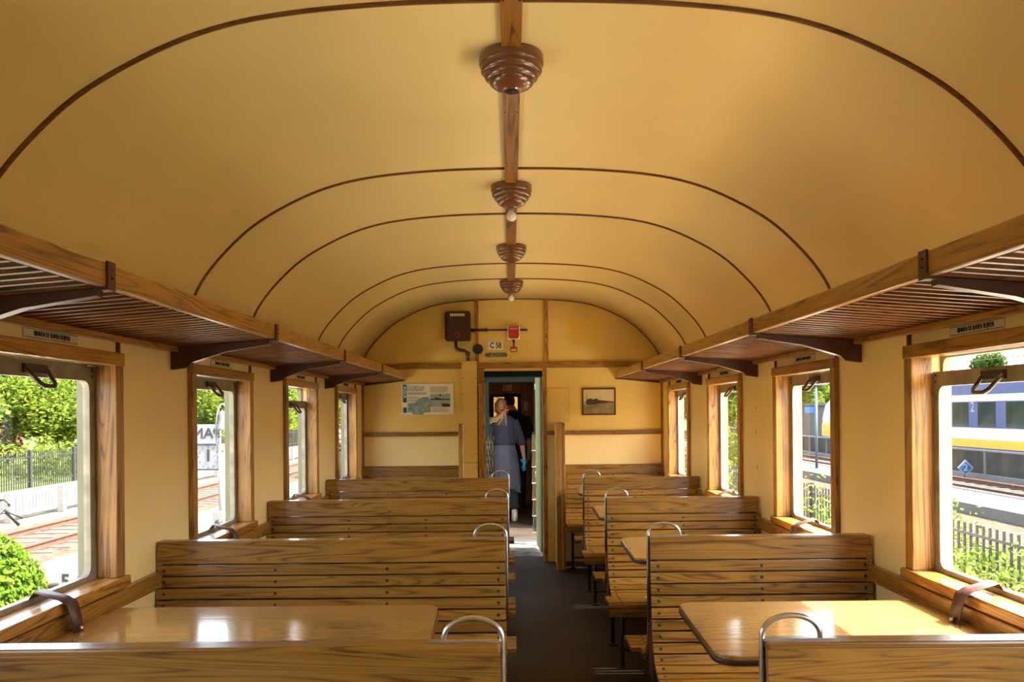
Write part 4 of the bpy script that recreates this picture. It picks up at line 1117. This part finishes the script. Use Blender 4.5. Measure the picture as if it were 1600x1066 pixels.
# left white fence
t = empty('white_fence', (-12.5, 40, G))
m = MB()
for z in (.60, .10): m.box(-12.55, -12.47, 5, 120, G+z, G+z+.09)
m.build('rail', 'whitepaint', t)
m = MB(); y = 5.0; c = 0
while y < 95: m.box(-12.50, -12.46, y, y+.11, G+.12, G+.60); y += .15
pk = m.build('pickets', 'whitepaint', t); pk['kind'] = 'stuff'
m = MB(); y = 5
for k_ in range(50):
    m = MB(); m.box(-12.46, -12.30, 6+k_*2.4, 6.16+k_*2.4, G, G+.72); m.build('post', 'whitepaint', t)
tag(t, 'low white boarded fence along the tracks beyond the left windows', 'fence')
# left dark iron fence
def iron_fence(x, y0, y1, h, step, post, label, col='fenceiron', pw=.014):
    t = empty('iron_fence', (x, y0, G))
    m = MB()
    for z in (h*.18, h*.84): m.box(x-.018, x+.018, y0, y1, G+z, G+z+.04)
    m.build('rail', col, t)
    m = MB(); y = y0
    while y < y1: m.box(x-pw, x+pw, y-pw, y+pw, G+.03, G+h); y += step
    pk = m.build('pickets', col, t); pk['kind'] = 'stuff'
    y = y0+.05; pc = 0
    while y < y1 and pc < 90:
        m = MB(); m.box(x-.055, x+.055, y-.055, y+.055, G, G+h+.05); m.build('post', col, t, bevel=.01); y += post; pc += 1
    tag(t, label, 'fence')
iron_fence(-17.4, 18, 110, 1.35, .14, 3.0, 'dark iron fence in front of the trees beyond the left windows')
iron_fence(6.3, 4, 60, 1.02, .155, 2.7, 'black iron picket fence among weeds beyond the right windows', pw=.014)

# foliage
def leaf_cloud(rng, blobs, n_, size, flat=.6):
    m = MB()
    tot = sum(b[3]*b[3] for b in blobs)
    for (cx, cy, cz, r, rz) in blobs:
        for i in range(int(n_*r*r/tot)):
            u = Vector((rng.gauss(0, 1), rng.gauss(0, 1), rng.gauss(0, 1))).normalized()*(rng.uniform(.45, 1.05))
            p = Vector((cx+u.x*r, cy+u.y*r, cz+u.z*rz))
            s_ = size*rng.uniform(.6, 1.3)
            a = Vector((rng.gauss(0, 1), rng.gauss(0, 1), rng.gauss(0, flat))).normalized(); b = a.cross(Vector((rng.gauss(0, 1), rng.gauss(0, 1), rng.gauss(0, 1)))).normalized()
            m.add([p-a*s_, p+b*s_*.55, p+a*s_, p-b*s_*.55], [(0, 1, 2, 3)], rng.random())
    return m
def make_tree(seed, h, r, leaves, mat, size, label):
    rng = random.Random(seed)
    t = empty('tree', (0, 0, 0))
    m = MB(); m.tube([(0, 0, 0), (.05, .02, h*.3), (-.04, .05, h*.6), (0, 0, h*.88)], [.15, .12, .08, .02], 8)
    for i in range(7):
        a = i*2.4; z = h*(.28+.08*i); m.tube([(0, 0, z), (r*.4*math.cos(a), r*.4*math.sin(a), z+h*.08), (r*.75*math.cos(a), r*.75*math.sin(a), z+h*.16)], [.06, .04, .015], 6)
    m.build('trunk', 'bark', t)
    bl_ = [(0, 0, h*.72, r*.62, h*.27)]
    for i in range(11):
        a = rng.uniform(0, 6.28); k_ = rng.uniform(.35, .8); z = h*rng.uniform(.22, .85)
        bl_.append((r*k_*math.cos(a), r*k_*math.sin(a), z, r*rng.uniform(.30, .45), r*rng.uniform(.28, .42)))
    leaf_cloud(rng, bl_, leaves, size).build('crown', mat, t, fix=False)
    return t
protoA = make_tree(1, 7.2, 2.9, 15000, M['leafA'], .13, '')
protoB = make_tree(2, 6.0, 2.6, 13000, M['leafA'], .12, '')
protoD = make_tree(3, 8.0, 3.2, 8000, M['leafD'], .22, '')
rng = random.Random(11)
def place(proto, x, y, s, first, label, group):
    o = proto if first else copy_tree(proto)
    o.location = (x, y, G); o.rotation_euler.z = rng.uniform(0, 6.28); o.scale = (s, s, s*rng.uniform(.9, 1.1)); tag(o, label, 'tree', group); return o
k = 0
for i in range(21):
    y = 12+i*5.0; x = -20.6-rng.uniform(0, 1.6)
    place(protoA if i % 2 == 0 else protoB, x, y, rng.uniform(.9, 1.15), i < 2, 'leafy bright green tree behind the dark iron fence beyond the left windows', 'trees behind the left fence')
for i in range(12):
    place(protoD, -30-rng.uniform(0, 3), 16+i*9, rng.uniform(.9, 1.2), i == 0, 'darker green tree farther back beyond the left windows', 'back row of trees on the left')
for i, (x_, y_, s_) in enumerate(((70, 136, 1.0), (70, 121.5, .95), (46, 70, .9), (47, 62, .95), (48, 54, .9), (47, 45, .9), (46, 36, .95), (48, 104, 1.0), (46, 26, .9))):
    o_ = place(protoD, x_, y_, s_, False, 'green tree behind the yellow and blue train beyond the right windows', 'trees behind the train')
    if i < 2: o_.scale = (.85, .85, 1.5-.06*i)
for i, (x_, y_) in enumerate(((26, 76), (30, 84), (34, 92), (38, 100), (29.5, 92), (33, 100), (22, 88), (21, 95), (24, 104), (19, 80))):
    place(protoA, x_, y_, rng.uniform(.9, 1.2), False, 'bright green tree far along the line beyond the right windows', 'far trees on the right')

rng = random.Random(77)
bl_ = [(-18.6-rng.uniform(0, 1.5), 16+i*1.9, G+rng.uniform(.5, 1.1), rng.uniform(1.0, 1.5), rng.uniform(.8, 1.5)) for i in range(48)]
tag(leaf_cloud(rng, bl_, 30000, .10).build('undergrowth', 'leafA', fix=False), 'continuous bushy undergrowth behind the dark iron fence on the left', 'undergrowth', kind='stuff')

# hedge ball left
t = empty('clipped_shrub', (-5.55, 8.2, G))
rng = random.Random(8)
m = MB()
for i in range(9000):
    u = Vector((rng.gauss(0, 1), rng.gauss(0, 1), rng.gauss(0, 1))).normalized()*rng.uniform(.93, 1.02)
    if u.z < -.8: continue
    p = Vector((-5.55+u.x*.85, 8.2+u.y*.85, G+.72+u.z*.80)); s_ = .030*rng.uniform(.6, 1.3)
    a = Vector((rng.gauss(0, 1), rng.gauss(0, 1), rng.gauss(0, 1))).normalized(); b = a.cross(u).normalized()
    m.add([p-a*s_, p+b*s_*.6, p+a*s_, p-b*s_*.6], [(0, 1, 2, 3)], rng.random())
m.build('foliage', 'leafB', t, fix=False)
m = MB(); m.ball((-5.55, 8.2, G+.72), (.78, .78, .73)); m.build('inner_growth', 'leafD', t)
tag(t, 'round clipped bright green shrub at the lower left window corner', 'shrub')
# small number sign
t = empty('marker_sign', (-4.62, 8.6, G))
m = MB(); m.box(-4.64, -4.60, 8.61, 8.64, G, G+.95); m.build('post', 'whitepaint', t)
m = MB(); m.box(-4.69, -4.55, 8.59, 8.61, G+.80, G+1.0); m.build('plate', 'signwhite', t)
text('lettering', '5', .20, (-4.62, 8.588, G+.90), (PI/2, 0, 0), 'black', t)
tag(t, 'small white marker sign with a black 5 beside the shrub', 'sign')
# log edging
t = empty('log_rail', (-4.3, 9, G))
m = MB(); m.tube([(-5.2, 9.2, G+.72), (-3.9, 8.9, G+.86)], .045, 8); m.build('rail', 'sleeper', t)
for x, y in ((-5.0, 9.17), (-4.72, 9.1), (-4.45, 9.03), (-4.2, 8.97)):
    m = MB(); m.tube([(x, y, G), (x, y, G+.74)], .05, 8); m.build('post', 'sleeper', t)
tag(t, 'short grey timber railing behind the marker sign', 'railing')
# points lever
t = empty('points_lever', (-12.0, 19.6, G))
m = MB(); m.tube([(-12.2, 19.3, G+.02), (-12.0, 19.6, G+.42), (-11.8, 19.9, G+.02)], .04, 6); m.tube([(-12.0+.16*math.cos(a*PI/5), 19.6, G+.50+.16*math.sin(a*PI/5)) for a in range(9)], .03, 6)
m.build('stand', 'iron', t); m = MB(); m.tube([(-12.0, 19.6, G+.42), (-11.65, 19.8, G+.20)], .03, 6); m.build('lever', 'iron', t)
tag(t, 'dark iron points lever by the white fence', 'points lever')
# signal bell post
t = empty('bell_post', (-5.0, 14.4, G)); x, y = -5.0, 14.4
m = MB(); m.tube([(x, y, G), (x, y, Zr(-.55))], .075, 14); m.build('post', 'whitepaint', t)
m = MB(); m.box(x-.05, x+.05, y-.08, y+.06, Zr(-.62), Zr(-.50)); m.tube([(x+.115*math.cos(a), y, Zr(-.28)+.52*math.sin(a)*.9) for a in [math.radians(d_) for d_ in range(-60, 241, 20)]], .018, 8)
m.build('bell_frame', 'whitepaint', t)
m = MB(); m.lathe([(.02, .14), (.055, .11), (.065, .0), (.085, -.14), (.125, -.20), (.115, -.205)], (x, y, Zr(-.07)), 20); m.lathe([(.12, .02), (.10, 0)], (x, y, Zr(-.38)), 16); m.build('bell', 'galv', t)
m = MB(); m.box(x-.14, x+.06, y-.16, y+.02, Zr(-1.98), Zr(-1.66)); m.build('winch_box', 'whitepaint', t, bevel=.01)
m = MB(); m.lathe([(.06, 0), (.06, -.04)], (x-.02, y-.16, Zr(-1.85)), 12, 'Y'); m.build('wheel', 'iron', t)
tag(t, 'white post carrying a bell in a frame beyond the second left window', 'signal bell')
# boards
t = empty('hanging_board', (-5.45, 15, Zr(-.4)))
m = MB(); m.box(-5.75, -5.30, 15.0, 15.03, Zr(-.52), Zr(-.17)); m.build('board', 'signwhite', t)
text('lettering', 'PAN', .26, (-5.50, 14.995, Zr(-.34)), (PI/2, 0, 0), 'black', t, mirror=True)
tag(t, 'pale banner with back to front lettering beyond the second left window', 'banner')
t = empty('number_board', (-5.45, 15, G))
m = MB(); m.box(-5.76, -5.25, 15.0, 15.05, Zr(-.98), Zr(-.54)); m.build('board', 'signwhite', t)
m = MB()
for k_ in range(12):
    a = k_*PI/6; m.tube([(-5.47+.17*math.cos(a), 14.99, Zr(-.76)+.17*math.sin(a)), (-5.47+.20*math.cos(a), 14.99, Zr(-.76)+.20*math.sin(a))], .006, 5)
m.build('tick_marks', 'black', t)
m = MB(); m.ring(rrect(-5.78, -5.23, Zr(-1.0), Zr(-.52), .02), rrect(-5.755, -5.255, Zr(-.975), Zr(-.545), .02), 'Y', 14.985, 15.02); m.build('frame', 'black', t)
text('lettering', '1', .30, (-5.47, 14.99, Zr(-.74)), (PI/2, 0, 0), 'black', t)
for xx in (-5.74, -5.27):
    m = MB(); m.tube([(xx, 15.04, G), (xx, 15.04, Zr(-.17))], .02, 8); m.build('post', 'whitepaint', t)
tag(t, 'square white board with tick marks and a figure 1 beside the bell post', 'board')
t = empty('canopy_column', (-3.2, 9.65, G))
m = MB(); m.tube([(-3.2, 9.65, G), (-3.2, 9.65, 3.0)], .065, 16); m.build('shaft', 'palegreen', t); m = MB(); m.box(-3.3, -3.1, 9.55, 9.75, G, G+.3); m.build('base', 'palegreen', t)
tag(t, 'slim pale green iron column outside the second left window', 'column')
# building
t = empty('house', (-34, 50, G))
m = MB(); m.box(-42, -34, 42, 58, G, G+5.5); m.build('wall', 'brickred', t)
m = MB(); m.prism([(-43, G+5.5), (-33, G+5.5), (-38, G+9)], 'Y', 41.5, 58.5); m.build('roof', 'brickred', t)
for y in (44, 48, 52, 56):
    m = MB(); m.box(-34.0, -33.95, y, y+1.2, G+1.5, G+3.2); m.build('window', 'tglass', t)
tag(t, 'red brick house glimpsed through the trees at the far left', 'house')
# people / wood pile in far-left windows
t = empty('log_pile', (-8, 34, G)); rng = random.Random(4)
for r_ in range(4):
    for c_ in range(5-r_):
        m = MB(); m.tube([(-6.8-.26*c_-.13*r_, 33.6, G+1.2+.22*r_), (-6.8-.26*c_-.13*r_, 34.6, G+1.2+.22*r_)], .12, 8); m.build('log', 'brickpath', t)
m = MB(); m.box(-8.2, -6.5, 33.5, 34.8, G, G+1.08); m.build('bin', 'darkwall', t)
tag(t, 'dark bin heaped with cut logs beyond the farthest left window', 'log pile')

# ----- right side: weeds
rng = random.Random(21)
m = MB()
for i in range(19000):
    y = rng.uniform(5, 46) if i % 3 else rng.uniform(9, 15); x = rng.choice((5.95, 6.7, 7.3, 7.0))+rng.gauss(0, .25)
    hh = .26+.62*max(0, math.sin(y*.9)*.5+math.sin(y*2.3+1)*.35+.35)
    z = G+rng.random()**.8*hh*1.5
    p = Vector((x, y, z)); s_ = rng.uniform(.03, .065)
    a = Vector((rng.gauss(0, 1), rng.gauss(0, 1), rng.gauss(0, .7))).normalized(); b = a.cross(Vector((rng.gauss(0, 1), rng.gauss(0, 1), rng.gauss(0, 1)))).normalized()
    m.add([p-a*s_, p+b*s_*.5, p+a*s_, p-b*s_*.5], [(0, 1, 2, 3)], rng.random())
for i in range(2600):
    y = rng.uniform(5, 40); x = rng.uniform(5.2, 8.2); hh = rng.uniform(.2, .65); l = rng.uniform(-.12, .12)
    m.add([(x, y-.006, G), (x, y+.006, G), (x+l, y+l, G+hh)], [(0, 1, 2)], rng.uniform(.4, 1))
tag(m.build('weeds', 'leafC', fix=False), 'tangle of green weeds and grass around the black picket fence', 'weeds', kind='stuff')
for (sx, sy, hh) in ((7.6, 27, 2.6), (7.8, 30.5, 2.2)):
    t = empty('sapling', (sx, sy, G))
    m = MB(); m.tube([(sx, sy, G), (sx+.05, sy, G+hh*.5), (sx, sy+.05, G+hh)], [.03, .02, .008], 6); m.build('stem', 'bark', t)
    leaf_cloud(rng, [(sx, sy, G+hh*.5, .5, hh*.45)], 1500, .07).build('foliage', 'leafC', t, fix=False)
    tag(t, 'thin leafy sapling beyond the third right window', 'sapling', 'saplings by the platform')

# ----- train
TX = 19.2
t = empty('passenger_train', (TX+1.4, 25, G+.2))
zb, zt = Zr(-1.67), Zr(1.05)
def side(n_, mt, y0, y1, z0, z1, d=.0, par=None):
    m = MB(); m.box(TX-d, TX+.05, y0, y1, z0, z1); return m.build(n_, mt, par or t)
def body_loft(z0, z1, keys, w0=1.4, ext=0.0):
    m = MB(); sec = []
    for (y, s, top) in keys:
        hw = w0*s; zt_ = z0+(z1-z0)*top
        sec.append([(TX+1.4+u*(hw+ext), y, z0+(zt_-z0)*(v+1)/2) for (u, v) in ((-1, -1), (-1, .6), (-.97, .85), (-.80, .98), (-.3, 1.0), (.3, 1.0), (.80, .98), (.97, .85), (1, .6), (1, -1))])
    V = [p for r_ in sec for p in r_]; n_ = 10
    F = [(i*n_+k_, i*n_+(k_+1) % n_, (i+1)*n_+(k_+1) % n_, (i+1)*n_+k_) for i in range(len(sec)-1) for k_ in range(n_)]
    F += [tuple(range(n_)), tuple((len(sec)-1)*n_+k_ for k_ in range(n_))]
    return m.add(V, F)
NOSE = [(4, 1, 1), (48.5, 1, 1), (50, .985, .93), (51.2, .93, .76), (52.0, .82, .52), (52.4, .62, .36)]
body_loft(zb, zt, NOSE).build('body', 'twhite', t)
body_loft(Zr(.54), Zr(1.10), [(4, 1, 1), (48.3, 1, 1), (49.6, .97, .62), (50.2, .9, .3)], ext=.012).build('roof_cover', 'tblue', t)
side('yellow_stripe', 'tyellow', 4, 49.5, zb+.02, zb+.37, .012)
side('lower_skirt', 'tblue', 4, 49.5, zb-.12, zb+.02, .014)
body_loft(zb+.02, zb+.95, [(49.5, 1, 1), (50.2, .985, 1), (51.3, .93, 1), (52.1, .83, .9), (52.5, .63, .7)], ext=.012).build('yellow_nose', 'tyellow', t)
rng = random.Random(31); y = 6
while y < 46:
    L_ = rng.uniform(1.4, 3.2); m = MB(); m.box(TX+.35, TX+2.3, y, y+L_, Zr(1.05), Zr(1.10+rng.uniform(.15, .45))); m.build('roof_equipment', 'troof', t, bevel=.05); y += L_+rng.uniform(.1, .5)
for (a, b) in ((6, 12), (14.5, 22), (24.5, 36.3), (40, 47)):
    bnd = side('window_band', 'tblue', a, b, Zr(-.83), Zr(.26), .010)
    y = b-.12
    while y-1.3 > a:
        m = MB(); m.box(TX-.018, TX+.03, y-1.25, y, Zr(-.79), Zr(.22)); m.build('window', 'tglass', bnd); y -= 1.95
for y in (13.3, 22.8, 37.0, 38.3, 48.0):
    dd = side('door', 'tyellow', y, y+1.15 if y != 48.0 else 48.9, zb+.02, Zr(.38), .016)
    m = MB(); m.prism(rrect(y+.42, y+.72, Zr(-.75), Zr(.16), .08), 'X', TX-.022, TX+.0); m.build('window', 'tglass', dd)
    m = MB(); m.box(TX-.020, TX, y-.02, y+.015, zb+.02, Zr(.38)); m.build('door_seam', 'troof', dd)
for y in (34.6, 30.75, 26.8): text('number_lettering', '2', .62, (TX-.024, y, Zr(.02)), (PI/2, 0, -PI/2), 'signwhite', t)
m = MB(); m.box(TX+.4, TX+2.4, 6, 48, zb-.5, zb-.10); m.build('underframe', 'darkwall', t)
m = MB(); m.prism([(TX+.55, Zr(-.5)), (TX+2.25, Zr(-.5)), (TX+2.0, Zr(.35)), (TX+.8, Zr(.35))], 'Y', 50.6, 51.3); m.build('windscreen', 'tglass', t)
for y in (8, 10.6, 21, 23.6, 43, 45.6):
    for xx in (.68, 2.12):
        m = MB(); m.lathe([(.42, -.06), (.42, .06)], (TX+xx, y, G+.16+.42), 20, 'X'); m.build('wheel', 'iron', t)
tag(t, 'white, yellow and blue passenger train standing beyond the right windows', 'train')
# low wall and galvanised fence before the train
MB().box(17.9, 18.1, 6, 60, G, G+1.0).build('retaining_wall', 'darkwall', kind='structure')
t = empty('platform_railing', (17.3, 30, G))
for k_ in range(18):
    y = 10+k_*2.55; m = MB(); m.box(17.27, 17.33, y, y+.06, G, G+1.05); m.build('post', 'galv', t)
m = MB(); m.box(17.26, 17.34, 10, 54, G+1.0, G+1.06); m.box(17.26, 17.34, 10, 54, G+.0, G+.16); m.build('rail', 'galv', t)
tag(t, 'grey metal railing below the train beyond the right windows', 'railing')
t = empty('diamond_sign', (17.1, 31.4, G))
cx, cy, cz = 16.9, 31.0, Zr(-2.24)
m = MB(); m.prism([(cx-.30, cz), (cx, cz-.30), (cx+.30, cz), (cx, cz+.30)], 'Y', cy, cy+.03); m.build('border', 'signwhite', t)
m = MB(); m.prism([(cx-.235, cz), (cx, cz-.235), (cx+.235, cz), (cx, cz+.235)], 'Y', cy-.01, cy); m.build('plate', 'signblue', t)
text('lettering', '2', .36, (cx, cy-.012, cz), (PI/2, 0, 0), 'signwhite', t)
m = MB(); m.tube([(cx, cy+.05, G), (cx, cy+.05, cz)], .03, 8); m.build('post', 'galv', t)
tag(t, 'blue diamond sign with a white 2 in front of the train', 'sign')
# lamp post
t = empty('platform_lamp', (12.2, 33.3, G))
m = MB(); m.tube([(12.2, 33.3, G), (12.2, 33.3, Zr(.95))], .05, 10); m.build('pole', 'galv', t)
m = MB(); m.box(11.6, 12.6, 33.2, 33.5, Zr(.95), Zr(1.05)); m.build('lamp_head', 'signwhite', t, bevel=.03)
m = MB(); m.box(11.75, 12.15, 33.28, 33.32, Zr(-.15), Zr(.10)); m.build('name_board', 'signblue', t)
tag(t, 'platform lamp post with flat white head beyond the second right window', 'lamp post')
# overhead wires
t = empty('overhead_line', (18, 24, G))
m = MB()
for (x, z) in ((20.6, 3.6), (20.6, 4.35), (15.1, 3.6)): m.tube([(x, -5, z), (x, 60, z-.1), (x, 72, z)], .02, 5)
m.build('wires', 'black', t)
for y in (24, 66):
    m = MB(); m.tube([(16.6, y, G), (16.6, y, 5.2)], .10, 8); m.tube([(16.6, y, 4.8), (20.8, y, 4.8)], .05, 6); m.build('mast', 'galv', t)
tag(t, 'overhead wires and grey masts above the railway on the right', 'overhead line')
# pale station hall far off
t = empty('low_building', (17, 90, G))
m = MB(); m.box(25, 32, 62, 110, G, G+2.9); m.build('wall', 'concrete', t); m = MB(); m.box(24.8, 32.2, 61.8, 110.2, G+2.9, G+3.1); m.build('roof', 'galv', t)
tag(t, 'long low pale building beyond the train nose', 'building')
